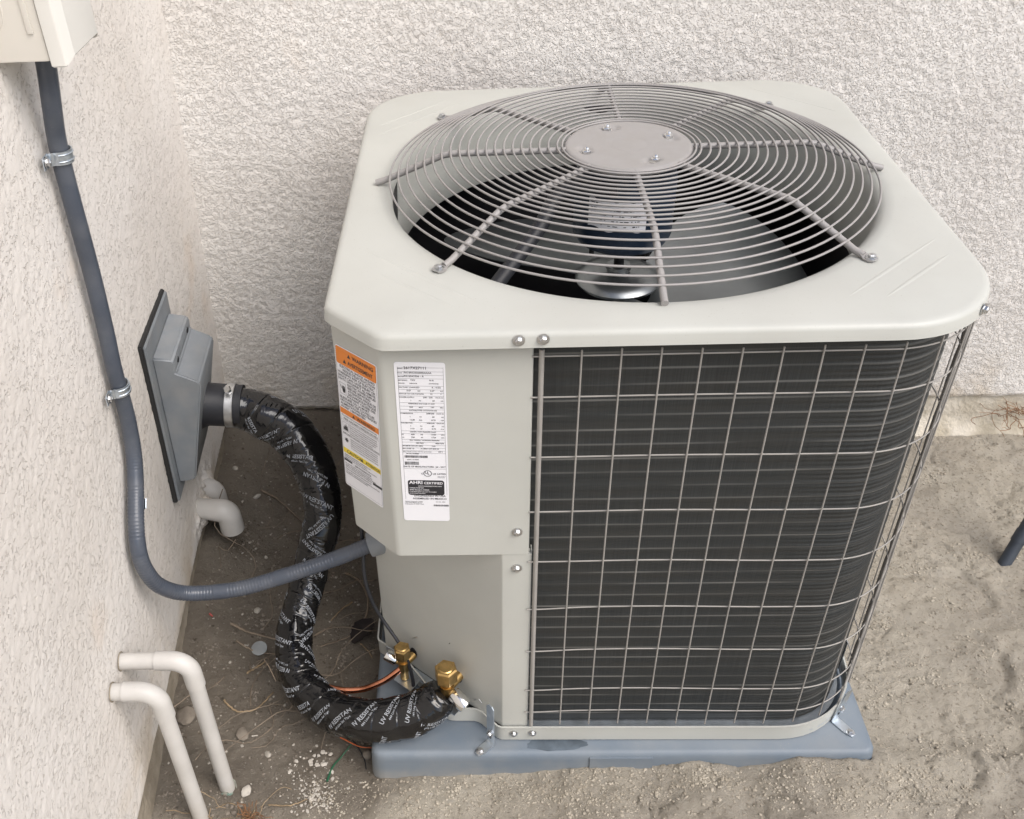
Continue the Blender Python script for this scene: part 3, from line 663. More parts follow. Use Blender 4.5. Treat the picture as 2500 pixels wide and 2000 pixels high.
# valve bracket sheets and the cut opening in the panel
V = [(-.262, .167, .148), (-.240, .150, .152), (-.228, .139, .128), (-.236, .148, .118), (-.262, .167, .118)]; V = [(x-.003, y-.004, z) for x, y, z in V]; V += [(x+.001, y+.0015, z) for x, y, z in V]
build('valve_bracket', MB().add(V, [(0, 1, 2, 3, 4), (9, 8, 7, 6, 5)]+[(i, (i+1) % 5, 5+(i+1) % 5, 5+i) for i in range(5)]), 'blue_zinc', ac, flat=True)
cut = [(-.205, .127), (-.170, .098)]
V, F = prism(rpoly([(-.222, .118), (-.135, .048), (-.125, .062), (-.21, .132)], [.002]*4, 2), .1215, .124); build('valve_shelf', MB().add(V, F), 'blue_zinc', ac)
a = np.linspace(0, 2*PI, 28, endpoint=False)
def disc_on_panel(cx, z, r, squish=1.35):
    cy = .001-(cx+.050)*.18/.218-.0010*1.3; e = np.array([-.771, .637]); V = []
    for t in a: V.append((cx+e[0]*r*math.cos(t)*.9, cy+e[1]*r*math.cos(t)*.9-.0012, z+r*squish*math.sin(t)))
    V += [(x+.001, y+.0012, z_) for x, y, z_ in V]
    return V, [tuple(range(28)), tuple(range(28, 56))[::-1]]+[(i, (i+1) % 28, 28+(i+1) % 28, 28+i) for i in range(28)]
build('pipe_opening', MB().add(*disc_on_panel(-.211, .167, .009)), 'black', low)
build('pipe_opening', MB().add(*disc_on_panel(-.127, .182, .009)), 'black', low)
for cx_, z_, ln, an in ((-.205, .215, .020, -50), (-.165, .178, .014, 40), (-.098, .150, .012, -50), (-.088, .158, .010, 40), (-.140, .262, .006, -60)):
    cy_ = .001-(cx_+.050)*.18/.218-.0021; e = Vector((-.771, .637, 0)); P = [Vector((cx_, cy_, z_))+e*(ln*t*math.cos(R_(an)))+Vector((0, 0, 1))*(ln*t*math.sin(R_(an))+.002*t*t) for t in (-.5, -.2, .1, .5)]
    build('scratch', MB().add(*tube([tuple(q) for q in P], [.0003, .0007, .0007, .0003], 5)), 'black' if ln == .006 else 'zinc', low, 80)
# conduit fitting
fd = Vector((.93, .17, .22)).normalized(); fc = Vector((-.270, .182, .400))
build('conduit_fitting', MB().add(*revolve([(.0150, -.006), (.0215, -.0075), (.0228, -.004), (.0228, .030)], fc, fd, 28, caps=False)).add(*revolve([(.0145, -.004), (.0145, .030)], fc, fd, 28, caps=False)), 'flange', ac, 40)

# ================================================================ LABEL PRINT
TXT = []
def text_meshes():
    dg = bpy.context.evaluated_depsgraph_get(); dg.update(); out = {}
    for key, o in TXT:
        me = bpy.data.meshes.new_from_object(o.evaluated_get(dg)); n = len(me.vertices); co = np.empty(n*3, np.float32); me.vertices.foreach_get('co', co)
        out[key] = (co.reshape(-1, 3).astype(float), [tuple(p.vertices) for p in me.polygons]); bpy.data.meshes.remove(me)
    for key, o in TXT: c = o.data; bpy.data.objects.remove(o); bpy.data.curves.remove(c)
    return out
def want(s):
    if any(k == s for k, _ in TXT): return
    c = bpy.data.curves.new('t', 'FONT'); c.body = s; c.resolution_u = 2; c.size = 1; c.offset = .018; o = bpy.data.objects.new('t', c); sc.collection.objects.link(o); TXT.append((s, o))
# rating label rows: (y, [(x, text, height, align)])
RW = [(105, [(80, 'SERIAL', 13, 0), (145, '2617X27111', 30, 0)]), (142, [(82, 'PROD', 13, 0), (148, 'PA16NC036000AAAA', 20, 0)]), (172, [(88, 'MODEL', 13, 0), (150, 'PA16NC036 - A', 20, 0)]),
 (205, [(92, 'METERING', 13, 0), (212, 'TXV', 18, 0), (405, 'N A', 18, 0)]), (232, [(92, 'DEVICE', 13, 0), (205, 'INDOOR', 13, 0), (400, 'OUTDOOR', 13, 0)]),
 (268, [(96, 'FACTORY CHARGED', 15, 0), (430, 'R - 410A', 17, 0)]), (298, [(176, '5.67', 17, 0), (285, 'LBS', 13, 0), (412, '2.57', 17, 0), (515, 'KG', 13, 0)]),
 (326, [(98, 'INDOOR TXV SUB COOLING', 13, 0), (415, '12', 17, 0), (518, 'F', 13, 0)]), (358, [(100, 'POWER SUPPLY', 15, 0), (340, '208 - 230', 17, 0), (462, 'VOLTS AC', 13, 0)]),
 (388, [(216, '1', 17, 0), (298, 'PH', 13, 0), (434, '60', 17, 0), (520, 'HZ', 13, 0)]), (416, [(190, 'PERMISSIBLE VOLTAGE AT UNIT', 13, 0)]), (450, [(202, '253', 17, 0), (298, 'MAX', 13, 0), (420, '197', 17, 0), (512, 'MIN', 13, 0)]),
 (479, [(200, 'SUITABLE FOR OUTDOOR USE', 14, 0)]), (508, [(112, 'COMPRESSOR', 14, 0), (372, '208/230', 17, 0), (472, 'VOLTS AC', 13, 0)]), (540, [(208, '1', 17, 0), (305, 'PH', 13, 0), (432, '60', 17, 0), (524, 'HZ', 13, 0)]),
 (570, [(208, '12.80', 17, 0), (300, 'RLA', 13, 0), (424, '67.8', 17, 0), (520, 'LRA', 13, 0)]), (600, [(118, 'FAN MOTOR', 14, 0), (376, '208/230', 17, 0), (476, 'VOLTS AC', 13, 0)]), (629, [(214, '1', 17, 0), (310, 'PH', 13, 0), (428, '60', 17, 0), (528, 'HZ', 13, 0)]),
 (656, [(214, '1/10', 17, 0), (312, 'HP', 13, 0), (428, '0.75', 17, 0), (520, 'FLA', 13, 0)]), (686, [(210, 'DESIGN / TEST PRESSURE GAGE', 13, 0)]), (713, [(126, 'HI', 13, 0), (218, '450', 17, 0), (316, 'PSI', 13, 0), (424, '3103', 17, 0), (522, 'KPA', 13, 0)]),
 (741, [(128, 'LO', 13, 0), (220, '250', 17, 0), (318, 'PSI', 13, 0), (426, '1724', 17, 0), (522, 'KPA', 13, 0)]), (769, [(205, 'MAX DESIGN / WORKING PRESSURE', 13, 0)]), (799, [(268, '700 PSIG', 15, 0), (464, '4826 KPA', 15, 0)]),
 (827, [(134, 'MINIMUM CIRCUIT AMPS', 13, 0), (428, '16.8', 16, 0)]), (855, [(132, 'MAX FUSE  25', 14, 0), (315, 'A | MAX CKT-BKR 25', 14, 0), (560, 'A', 14, 0)]), (884, [(140, 'Short Circuit Current: 5 kA rms symmetrical', 11, 0), (492, '230 V', 14, 0)]),
 (906, [(172, 'MODEL NUMBER', 12, 0)]), (969, [(178, 'SERIAL NUMBER', 12, 0)]), (1045, [(148, 'DATE OF MANUFACTURE:  Jul - 2017', 21, 0)]), (1120, [(322, 'C', 22, 0), (438, 'US', 22, 0), (482, 'LISTED', 22, 0)]),
 (1142, [(484, 'CENTRAL COOLING AIR', 8, 0)]), (1154, [(484, 'CONDITIONER', 8, 0)]), (1362, [(254, 'ENGINEERED IN USA', 25, 0)]), (1394, [(238, 'ASSEMBLED IN MEXICO', 25, 0)]), (1424, [(164, 'Factory Heating & Cooling', 12, 0), (470, '341132 - 4000', 12, 0)]), (1438, [(164, '7310 West Morris Street', 12, 0)]), (1453, [(164, 'Indianapolis, IN 46231 U.S.A.', 12, 0)])]
INV = [(1222, [(200, 'AHRI', 44, 0), (350, 'CERTIFIED', 30, 0)]), (1250, [(290, 'WWW.AHRIDIRECTORY.ORG', 13, 0)]), (1270, [(205, 'Unitary Small AC', 15, 0)]), (1292, [(205, 'AHRI Standard 210/240', 15, 0)]), (1311, [(205, 'Certification applies only when the complete', 11, 0)]), (1328, [(205, 'system is listed with AHRI', 11, 0)])]
WN_big = ['ELECTRICAL SHOCK HAZARD', "RISQUE D'ÉLECTROCUTION", 'WARNING: RISK OF ELECTRIC', 'SHOCK CAN CAUSE INJURY OR', 'DEATH. DISCONNECT ALL REMOTE', 'ELECTRIC POWER SUPPLIES', 'BEFORE SERVICING', 'ATTENTION: RISQUE DE', 'DÉCHARGE ÉLECTRIQUE', 'POUVANT CAUSER DES', 'BLESSURES OU LA MORT.', 'DÉCONNECTER TOUTES LES', 'ALIMENTATIONS ÉLECTRIQUES', "AVANT L'ENTRETIEN"]
WN_small = ['The product must be serviced by qualified personnel only', 'Do not use torch to remove any component.', 'System contains oil and refrigerant under pressure.', 'To remove a component, wear protective glasses', 'Ne pas utiliser un chalumeau pour enlever', 'Release pressure. Recover refrigerant before service.', 'Liberer la pression. Recuperer le refrigerant', 'Replace all panels before operating the unit.', 'Remettre tous les panneaux en place']
for _, l in RW+INV:
    for e_ in l: want(e_[1])
for s in WN_big+WN_small+['WARNING', 'AVERTISSEMENT', 'CAUTION', 'ATTENTION', 'SERVICE/SERVICE', 'FIRE HAZARD | RISQUE DE FEU', "EXPLOSION HAZARD | RISQUE D'EXPLOSION", 'UL', 'UV RESISTANT', '444 Line Set Tape', '!', 'R', 'L', 'U']: want(s)
TM = text_meshes()
class Plane:
    """maps label units (u right, v down, metres) to the surface"""
    def __init__(s, o, u, v): s.o = np.array(o, float); s.u = np.array(u, float)/np.linalg.norm(u); s.v = np.array(v, float)/np.linalg.norm(v); s.n = np.cross(s.v, s.u); s.n /= np.linalg.norm(s.n)
    def p(s, u, v, h=0): return s.o+s.u*u+s.v*v+s.n*h
def put(mb, pl, s, u, v, h, lift, maxw=None, align='l'):
    co, F = TM[s]; 
    if len(co) == 0: return
    sc_ = h/.69; wd = (co[:, 0].max()-co[:, 0].min())*sc_; kx = 1.0
    if maxw and wd > maxw: kx = maxw/wd
    x = (co[:, 0]-co[:, 0].min())*sc_*kx; y = co[:, 1]*sc_
    if align == 'c': x = x-wd*kx/2
    P = pl.o+np.outer(u+x, pl.u)+np.outer(v-y, pl.v)+pl.n*lift; mb.add(P, F)
def rect(mb, pl, u0, v0, u1, v1, lift):
    mb.add([pl.p(u0, v0, lift), pl.p(u0, v1, lift), pl.p(u1, v1, lift), pl.p(u1, v0, lift)], [(0, 1, 2, 3)])
def plate(pl, w_, h_, r, th, m, name, parent, u0=0, v0=0, lift=0):
    P = rpoly([(u0, v0), (u0+w_, v0), (u0+w_, v0+h_), (u0, v0+h_)], r, 5); n = len(P)
    V = [pl.p(x, y, lift+th) for x, y in P]+[pl.p(x, y, lift) for x, y in P]
    return build(name, MB().add(V, [tuple(range(n)), tuple(range(n, 2*n))[::-1]]+[(i, (i+1) % n, n+(i+1) % n, n+i) for i in range(n)]), m, parent, flat=True)
# rating label
pl = Plane((-.1885, -.0004, .9000), (1, 0, -.045), (-.012, 0, -1)); LW_, LH_ = .0660, .2755
rl = plate(pl, LW_, LH_, .004, .0004, 'white', 'rating_label', box_); rl['label'] = 'narrow white data label with a black rounded panel near its foot'
def uvm(x, y):      # picture of the label -> label metres (undo its perspective)
    t = (y-50)/1590; left = 45+110*t; right = 565+43*t; return (x-left)/(right-left)*LW_, t**.97*LH_
kx_ = LW_/500; mb = MB()
for y, l in RW:
    for x, s, h, _a in l: u, v = uvm(x, y); put(mb, pl, s, u, v, h*kx_*1.0, .0006, maxw=LW_-u-.0035)
for y in (92, 125, 155, 185, 250, 282, 312, 340, 402, 435, 465, 492, 588, 672, 700, 757, 785, 815, 842, 870, 895, 1060):
    u, v = uvm(90, y); rect(mb, pl, .0045, v-.00015, LW_-.003, v+.00015, .0006)
rect(mb, pl, .0042, .007, .0045, .234, .0006); rect(mb, pl, LW_-.003, .007, LW_-.0027, .225, .0006)
rb = random.Random(3)
for x0, x1, y0, y1 in ((152, 385, 920, 944), (155, 300, 985, 1018), (448, 596, 1450, 1470)):
    u0, v0 = uvm(x0, y0); u1, v1 = uvm(x1, y1); u = u0
    while u < u1: wv = rb.choice((.0003, .0005, .0008)); rect(mb, pl, u, v0, u+wv, v1, .0006); u += wv+rb.choice((.0003, .0005))
u, v = uvm(385, 1108)
cc = [(u+.0058*k*math.cos(t), v+.0058*k*math.sin(t)) for k in (1, .84) for t in a]
mb.add([pl.p(x, y, .0006) for x, y in cc], [(i, (i+1) % 28, 28+(i+1) % 28, 28+i) for i in range(28)])
put(mb, pl, 'U', u-.0036, v+.0004, .0042, .0006); put(mb, pl, 'L', u+.0002, v+.0028, .0042, .0006)
build('printed_text', mb, 'ink', rl, flat=True)
u0, v0 = uvm(185, 1182); u1, v1 = uvm(556, 1345)
bp_ = plate(pl, u1-u0, v1-v0, .004, .0003, 'ink', 'black_panel', rl, u0, v0, .0004)
mb = MB()
for y, l in INV:
    for x, s, h, _a in l: u, v = uvm(x, y); put(mb, pl, s, u, v, h*kx_, .0009, maxw=u1-u-.001)
build('panel_text', mb, 'white', rl, flat=True)
# warning label on the slanted face
t45 = 1/math.sqrt(2)
pl = Plane((-.2725, .0665-.0006, .888), (1, -1, .045), (-.045, .045, -1)); WW, WH = .0865, .2585
wlb = plate(pl, WW, WH, .004, .0004, 'white', 'warning_label', box_); wlb['label'] = 'long white warning label with orange and yellow bands'
F1 = plate(pl, WW-.003, .0285, .003, .0002, 'orange', 'orange_band', wlb, .0015, .0015, .0004)
plate(pl, WW-.003, .0100, .0001, .0002, 'orange', 'orange_band', wlb, .0015, .1075, .0004)
plate(pl, WW-.003, .0095, .0001, .0002, 'yellow', 'yellow_band', wlb, .0015, .1830, .0004)
mb = MB()
def tri(u, v, h, lift=.0008): mb.add([pl.p(u, v, lift), pl.p(u+h*1.1, v, lift), pl.p(u+h*.55, v-h, lift)], [(0, 1, 2)])
put(mb, pl, 'WARNING', .036, .0130, .0062, .0008); tri(.026, .0130, .0062)
put(mb, pl, 'AVERTISSEMENT', .026, .0250, .0062, .0008, maxw=.052); tri(.016, .0250, .0062)
for i, s in enumerate(WN_big):
    ind = [.008, .014, .003, .003, .003, .022, .022, .022, .022, .020, .004, .004, .004, .004][i]
    put(mb, pl, s, ind, .0350+i*.00545, .0039, .0006, maxw=WW-ind-.005)
put(mb, pl, 'WARNING', .038, .1156, .0055, .0008); tri(.028, .1156, .0055)
put(mb, pl, 'FIRE HAZARD | RISQUE DE FEU', .008, .1280, .0038, .0006, maxw=.074); rect(mb, pl, .002, .1295, WW-.002, .1298, .0006)
put(mb, pl, "EXPLOSION HAZARD | RISQUE D'EXPLOSION", .004, .1560, .0036, .0006, maxw=.080)
for v_, k in ((.1215, 0), (.1345, 1), (.1385, 2), (.1425, 3), (.1465, 4), (.1505, 8), (.1610, 5), (.1650, 6), (.1690, 5), (.1730, 6), (.1775, 3), (.1965, 7), (.2000, 8), (.2035, 5), (.2140, 1), (.2175, 2), (.2210, 6), (.2255, 7), (.2300, 0), (.2335, 8)):
    ind = .020 if .13 < v_ < .153 or .158 < v_ < .18 else .004
    put(mb, pl, WN_small[k], ind, v_, .0023, .0006, maxw=WW-ind-.006)
put(mb, pl, 'CAUTION', .010, .1905, .0055, .0008); put(mb, pl, 'ATTENTION', .052, .1905, .0055, .0008, maxw=.032); tri(.041, .1905, .0055)
put(mb, pl, 'SERVICE/SERVICE', .026, .2100, .0034, .0006)
rect(mb, pl, .002, .2045, .020, .2085, .0006); rect(mb, pl, .066, .2180, .0865, .2225, .0006)
# hand-and-spark, flame and blast pictograms
for (u, v, kind) in ((.0045, .0620, 0), (.0045, .1330, 1), (.0055, .1600, 2)):
    w_, h_ = .013, .019 if kind == 0 else .0155
    for x0, y0, x1, y1 in ((0, 0, w_, .0004), (0, h_, w_, h_+.0004), (0, 0, .0004, h_), (w_, 0, w_+.0004, h_)):
        if kind < 2: rect(mb, pl, u+x0, v+y0, u+x1, v+y1, .0006)
    if kind == 0:
        for k in range(4): rect(mb, pl, u+.005+k*.0018, v+.004+abs(k-1.5)*.0008, u+.0063+k*.0018, v+.010, .0006)
        mb.add([pl.p(u+x, v+y, .0006) for x, y in ((.005, .0095), (.0121, .0095), (.0112, .016), (.0066, .016))], [(0, 1, 2, 3)])
        mb.add([pl.p(u+x, v+y, .0006) for x, y in ((.0006, .0018), (.0036, .0068), (.0026, .0068), (.0052, .0105), (.0016, .0078), (.0026, .0078))], [(0, 1, 2, 3, 4, 5)])
    elif kind == 1: mb.add([pl.p(u+x, v+y, .0006) for x, y in ((.0012, .0145), (.0018, .008), (.0034, .010), (.0042, .0045), (.006, .008), (.0072, .002), (.009, .0075), (.0105, .005), (.0118, .0145))], [tuple(range(9))])
    else:
        st = [(.0055+(.0055 if k % 2 else .0026)*math.cos(k*PI/8), .006+(.0055 if k % 2 else .0026)*math.sin(k*PI/8)) for k in range(16)]
        mb.add([pl.p(u+x, v+y, .0006) for x, y in st], [tuple(range(16))])
# thin frame line
for x0, y0, x1, y1 in ((.0013, .0013, .0016, WH-.004), (WW-.0016, .0013, WW-.0013, WH-.004), (.0013, WH-.0042, WW-.0013, WH-.0039)): rect(mb, pl, x0, y0, x1, y1, .0006)
build('printed_text', mb, 'ink', wlb, flat=True)

# ================================================================ HOLD-DOWN BRACKETS
def bracket(a0, foot, ztop, label, lean=(0, 0)):
    o = empty('hold_down_bracket', label, 'bracket', 'zinc straps holding the unit to the pad')
    ax, ay = a0; fx, fy = foot; d = Vector((fx-ax, fy-ay, 0)); L = d.length; d.normalize(); w_ = Vector((-d.y, d.x, 0))*.0085; up_ = Vector((lean[0], lean[1], 1)); z0 = PT_+.0008
    prof = [Vector((ax, ay, z0))+up_*(ztop-z0)]+[Vector((ax, ay, z0))+up_*(ztop-z0)*t for t in (.94, .6, .3)]+[Vector((ax, ay, z0+.003)), Vector((ax, ay, z0))+d*.003, Vector((ax, ay, z0))+d*L*.8, Vector((ax, ay, z0))+d*(L+.008)]
    wid = [.45, 1, 1, 1, 1, 1, 1, .5]; V = []; F = []
    nr_ = [-d]*4+[(-d-Vector((0, 0, 1))).normalized()]+[Vector((0, 0, -1))]*3
    for p_, k, n_ in zip(prof, wid, nr_):
        for q in (p_-w_*k, p_+w_*k, p_+w_*k-n_*.002, p_-w_*k-n_*.002): V.append(tuple(q))
    for i in range(len(prof)-1):
        for j in range(4): F.append((i*4+j, i*4+(j+1) % 4, i*4+4+(j+1) % 4, i*4+4+j))
    m_ = len(prof)-1; F += [(0, 1, 2, 3), (m_*4+3, m_*4+2, m_*4+1, m_*4)]
    build('strap', MB().add(V, F), 'blue_zinc', o, 30)
    build('screw', screw_bm(tuple(Vector((fx, fy, z0+.002))), (0, 0, 1), .0058), 'zinc', o, flat=True)
    q = Vector((ax, ay, z0))+up_*.030+d*.002; build('screw', screw_bm(tuple(q), tuple(d), .0058), 'zinc', o, flat=True)
    q = Vector((ax, ay, z0))+up_*.018+d*.0022; build('slot', MB().add(*revolve([(.0025, 0), (.0025, .0006)], q, d, 12)), 'black', o, 30)
bracket((-.070, -.0085), (-.090, -.0275), .198, 'upright zinc bracket screwed to the pad at the left front of the unit')
bracket((.5425, .0385), (.562, .010), .165, 'zinc bracket at the right rounded corner, its foot flat on the pad', lean=(.18, .10))

# ================================================================ CONDUIT
P = crom([(-.604, .186, 1.285), (-.605, .176, 1.228), (-.613, .178, 1.180), (-.622, .186, 1.140), (-.625, .186, 1.100), (-.627, .187, 1.043), (-.631, .191, .931), (-.635, .190, .836), (-.638, .187, .771), (-.641, .190, .682), (-.643, .178, .613), (-.643, .148, .565), (-.641, .108, .525), (-.640, .085, .485), (-.637, .082, .440), (-.625, .092, .392), (-.59, .115, .350), (-.508, .130, .344), (-.424, .145, .361), (-.341, .165, .379), (-.268, .1825, .4005)], 700)
sarc = np.arange(700)/699; seg_ = np.interp(sarc, [0, .45, .6, 1], [0, .15, 1, 1])
rf = -.0008*seg_*(np.cos(np.arange(700)*2*PI/ (700/(1.33/.0058))) > .72)
cond = build('electrical_conduit', MB().add(*tube(P, np.interp(sarc, [0, .4, .55, 1], [.0125, .0125, .0135, .0138]), 20, rf=(rf[:, None]*np.ones(20)))), 'conduit', None, 60)
tag(cond, 'grey flexible conduit running down the left wall and across to the cooling unit', 'conduit')
CP = P
def near(z_): i = int(np.argmin(np.abs(CP[:400, 2]-z_))); return i
def strap_at(z_, label, full=True):
    i = near(z_); c = Vector(CP[i]); t = (Vector(CP[i+2])-Vector(CP[i-2])).normalized(); o = empty('conduit_strap', label, 'pipe strap', 'metal straps holding the conduit to the wall')
    # band: half ring over the conduit away from the wall plus ear on the camera side
    n_ = Vector((1, .058, 0)).normalized(); n_ = (n_-t*n_.dot(t)).normalized(); s_ = t.cross(n_); 
    if s_.y > 0: s_ = -s_
    V = []; F = []; aa = np.linspace(-100, 100, 21); wz = .0085
    pts = [c+(n_*math.cos(R_(q))+s_*math.sin(R_(q)))*.0152 for q in aa]
    wallpt = c-n_*.012
    pts = pts+[c-n_*.004+s_*.0165, wallpt+s_*.018, wallpt+s_*.036] if full else pts[8:]+[c-n_*.004+s_*.0165, wallpt+s_*.018, wallpt+s_*.030]
    if not full: pts = [c+(n_*math.cos(R_(q))-s_*math.sin(R_(q)))*.0152 for q in np.linspace(10, 95, 10)]+[c-n_*.006-s_*.017, wallpt-s_*.017, wallpt-s_*.030]
    side = s_ if full else -s_
    for p_ in pts:
        for k in (-1, 1): V.append(p_+t*wz*k)
    m0 = len(V)
    for j, p_ in enumerate(pts):
        out_ = (p_-c).normalized() if j < len(pts)-2 else n_
        for k in (-1, 1): V.append(p_+t*wz*k+out_*.0014)
    n = len(pts)
    for j in range(n-1): F += [(2*j, 2*j+1, 2*j+3, 2*j+2), (m0+2*j, m0+2*j+2, m0+2*j+3, m0+2*j+1), (2*j, 2*j+2, m0+2*j+2, m0+2*j), (2*j+1, m0+2*j+1, m0+2*j+3, 2*j+3)]
    F += [(0, m0, m0+1, 1), (2*n-2, 2*n-1, m0+2*n-1, m0+2*n-2)]
    build('band', MB().add([tuple(v) for v in V], F), 'blue_zinc', o, 50)
    for k in (-1, 1):      # raised ridges of the band
        q = [c+(n_*math.cos(R_(g))+s_*math.sin(R_(g)))*.0168+t*.0045*k for g in np.linspace(-80, 80, 15)]
        if full: build('ridge', MB().add(*tube([tuple(v) for v in q], .0012, 6)), 'blue_zinc', o, 80)
    build('screw', screw_bm(tuple(wallpt+side*.027+n_*.0022), tuple(n_), .0062), 'zinc', o, flat=True)
strap_at(1.112, 'upper metal strap on the conduit just below the cream switch box')
strap_at(.737, 'metal strap at mid height of the conduit, left of the grey wall cover')
strap_at(.462, 'small strap with round screw at the bend low on the conduit', False)

# ================================================================ DISCONNECT BOX
db = empty('electrical_box', 'cream metal switch box on the left wall at the top of the conduit', 'electrical box')
by0, bz0 = .112, 1.252
xw = wall_x(.2, 1.3)
boxbev('body', (xw-.03, by0, bz0), (-.571, .222, 1.62), .003, 'box', db)
# knock-out rings and a pressed rib on the near side
for r in (.030, .022):
    a2 = np.linspace(0, 2*PI, 40, endpoint=False); build('knockout_ring', MB().add(*tube(np.stack([-.628+r*np.cos(a2)-.012, np.full(40, by0-.0002), bz0+.060+r*np.sin(a2)], 1), .0008, 6, closed=True)), 'box', db, 80)
boxbev('pressed_rib', (-.5875, by0-.0028, bz0+.032), (-.5805, by0+.002, 1.60), .0012, 'box', db)
# front cover: raised hat section wrapping the sides
P = rpoly([(-.5695, by0-.0035), (-.5515, by0-.0035), (-.5440, by0+.012), (-.5440, .212), (-.5515, .226), (-.5695, .226)], [.001, .004, .006, .006, .004, .001], 4)
V, F = prism(P, bz0-.006, 1.628); bm = bmesh.new(); vs = [bm.verts.new(v) for v in V]
for f in F: bm.faces.new([vs[i] for i in f])
for v in bm.verts:
    if v.co.z < 1.3: v.co.z += .010*max(0, (v.co.x+.5515)/.0075)
bmesh.ops.bevel(bm, geom=[e for e in bm.edges if abs((e.verts[0].co-e.verts[1].co).z) < .02], offset=.0015, segments=2, affect='EDGES')
me = bpy.data.meshes.new('cover'); bm.to_mesh(me); bm.free(); me.shade_smooth(); me.set_sharp_from_angle(angle=R_(40)); me.materials.append(MT['boxc']); o = bpy.data.objects.new('cover', me); sc.collection.objects.link(o); o.parent = db

# ================================================================ WALL COVER (line set cap)
lc = empty('line_set_cover', 'grey plastic pipe cover plate on the left wall with black pipe coming out', 'wall cover')
def wbox(y0, y1, z0, z1, o0, o1, name, m, bev=.0015):
    bm = bmesh.new(); V = []
    for o_ in (o0, o1):
        for y, z in ((y0, z0), (y1, z0), (y1, z1), (y0, z1)): V.append(bm.verts.new((wall_x(y, z)+o_, y, z)))
    for f in ((0, 1, 2, 3), (7, 6, 5, 4), (0, 4, 5, 1), (1, 5, 6, 2), (2, 6, 7, 3), (3, 7, 4, 0)): bm.faces.new([V[i] for i in f])
    bmesh.ops.recalc_face_normals(bm, faces=bm.faces)
    bmesh.ops.bevel(bm, geom=list(bm.edges), offset=bev, segments=2, affect='EDGES'); me = bpy.data.meshes.new(name); bm.to_mesh(me); bm.free(); me.shade_smooth(); me.set_sharp_from_angle(angle=R_(50)); me.materials.append(MT[m])
    ob = bpy.data.objects.new(name, me); sc.collection.objects.link(ob); ob.parent = lc; return ob
wbox(.372, .578, .330, .692, -.002, .008, 'foam_gasket', 'foam', .002)
wbox(.375, .574, .333, .689, .008, .013, 'flange_plate', 'flange')
prof = [(.012, .652), (.048, .646), (.052, .640), (.050, .619), (.088, .600), (.092, .592), (.047, .372), (.040, .366), (.012, .362)]
V = []; ylo = [.392]*9; yhi = [.555]*9; n = len(prof)
bm = bmesh.new()
A = [bm.verts.new((wall_x(.40, z)+o_, .398, z)) for o_, z in prof]; B_ = [bm.verts.new((wall_x(.56, z)+o_, .556, z)) for o_, z in prof]
bm.faces.new(A); bm.faces.new(B_[::-1])
for i in range(n): bm.faces.new((A[i], A[(i+1) % n], B_[(i+1) % n], B_[i]))
bmesh.ops.recalc_face_normals(bm, faces=bm.faces)
bmesh.ops.bevel(bm, geom=[e for e in bm.edges if e.calc_face_angle(0) > .5], offset=.003, segments=3, affect='EDGES')
me = bpy.data.meshes.new('hood'); bm.to_mesh(me); bm.free(); me.shade_smooth(); me.set_sharp_from_angle(angle=R_(50)); me.materials.append(MT['flange']); o = bpy.data.objects.new('hood', me); sc.collection.objects.link(o); o.parent = lc
for y_ in (.425, .525):
    c = Vector((wall_x(y_, .633)+.0505, y_, .632)); build('mount_screw', MB().add(*revolve([(.006, 0), (.006, .0012)], c, (1, 0, .05), 14)), 'black', lc)
col_dir = Vector((1, .02, -.10)).normalized(); c0 = Vector((-.628, .487, .487))
build('rubber_collar', MB().add(*revolve([(.056, -.03), (.052, .006), (.046, .012), (.042, .022), (.0415, .086)], c0, col_dir, 36)), 'rubber', lc, 40)
hc = build('hose_clamp', MB().add(*revolve([(.0425, .055), (.0434, .056), (.0434, .071), (.0425, .072)], c0, col_dir, 48, caps=False)), 'zinc', lc, 40)
uz = Vector((0, 0, 1)); uz = (uz-col_dir*uz.dot(col_dir)).normalized(); sy = Vector((0, -1, 0))
hp = c0+col_dir*.0635+uz*.040+sy*.012
build('clamp_housing', MB().add(*revolve([(.0055, -.004), (.0062, 0), (.0062, .014), (.005, .016)], hp, (uz*.8+sy*.6), 6)), 'zinc', hc, 30)
build('clamp_screw', MB().add(*revolve([(.0078, .016), (.0078, .022), (.006, .0235)], hp, (uz*.8+sy*.6), 6)), 'chrome', hc, 30)

# ================================================================ WRAPPED PIPE
pts = [(-.562, .488, .478), (-.542, .489, .471), (-.516, .486, .461), (-.462, .470, .436), (-.420, .435, .400), (-.395, .392, .355), (-.390, .352, .300), (-.408, .320, .247), (-.428, .270, .186), (-.446, .200, .138), (-.430, .125, .104), (-.372, .062, .097), (-.310, .022, .118), (-.268, .010, .128), (-.215, .012, .140), (-.178, .020, .158), (-.153, .030, .182)]
NT = 640; WP = crom(pts, NT); Tn, Nn, Bn = frames(WP); ds = np.linalg.norm(WP[1]-WP[0]); Ltot = ds*(NT-1); S_ = np.linspace(0, Ltot, NT)
rad = np.interp(S_/Ltot, [0, .03, .06, .16, .3, .42, .55, .68, .8, .92, .985, 1], [.040, .041, .0445, .0435, .036, .034, .034, .036, .0365, .0395, .034, .026])
ns = 48; th = np.linspace(0, 2*PI, ns, endpoint=False)
def surf_off(s, t):
    lump = .0045*(fbm(s*28+np.cos(t)*1.6+7, np.sin(t)*1.6+3+s*6, 3, 60)-.5)
    hel = (s/.042+t/(2*PI)) % 1.0; step = .0011*hel-.0010*np.exp(-((hel-.02)/.03)**2)
    crease = np.abs(fbm(s*45+np.cos(t)*3, np.sin(t)*3+s*13, 3, 71)-.5); return lump+step-.0022*(1-sstep(0, .05, crease))*sstep(.4, .6, fbm(s*12, np.cos(t)*2+9, 2, 90))
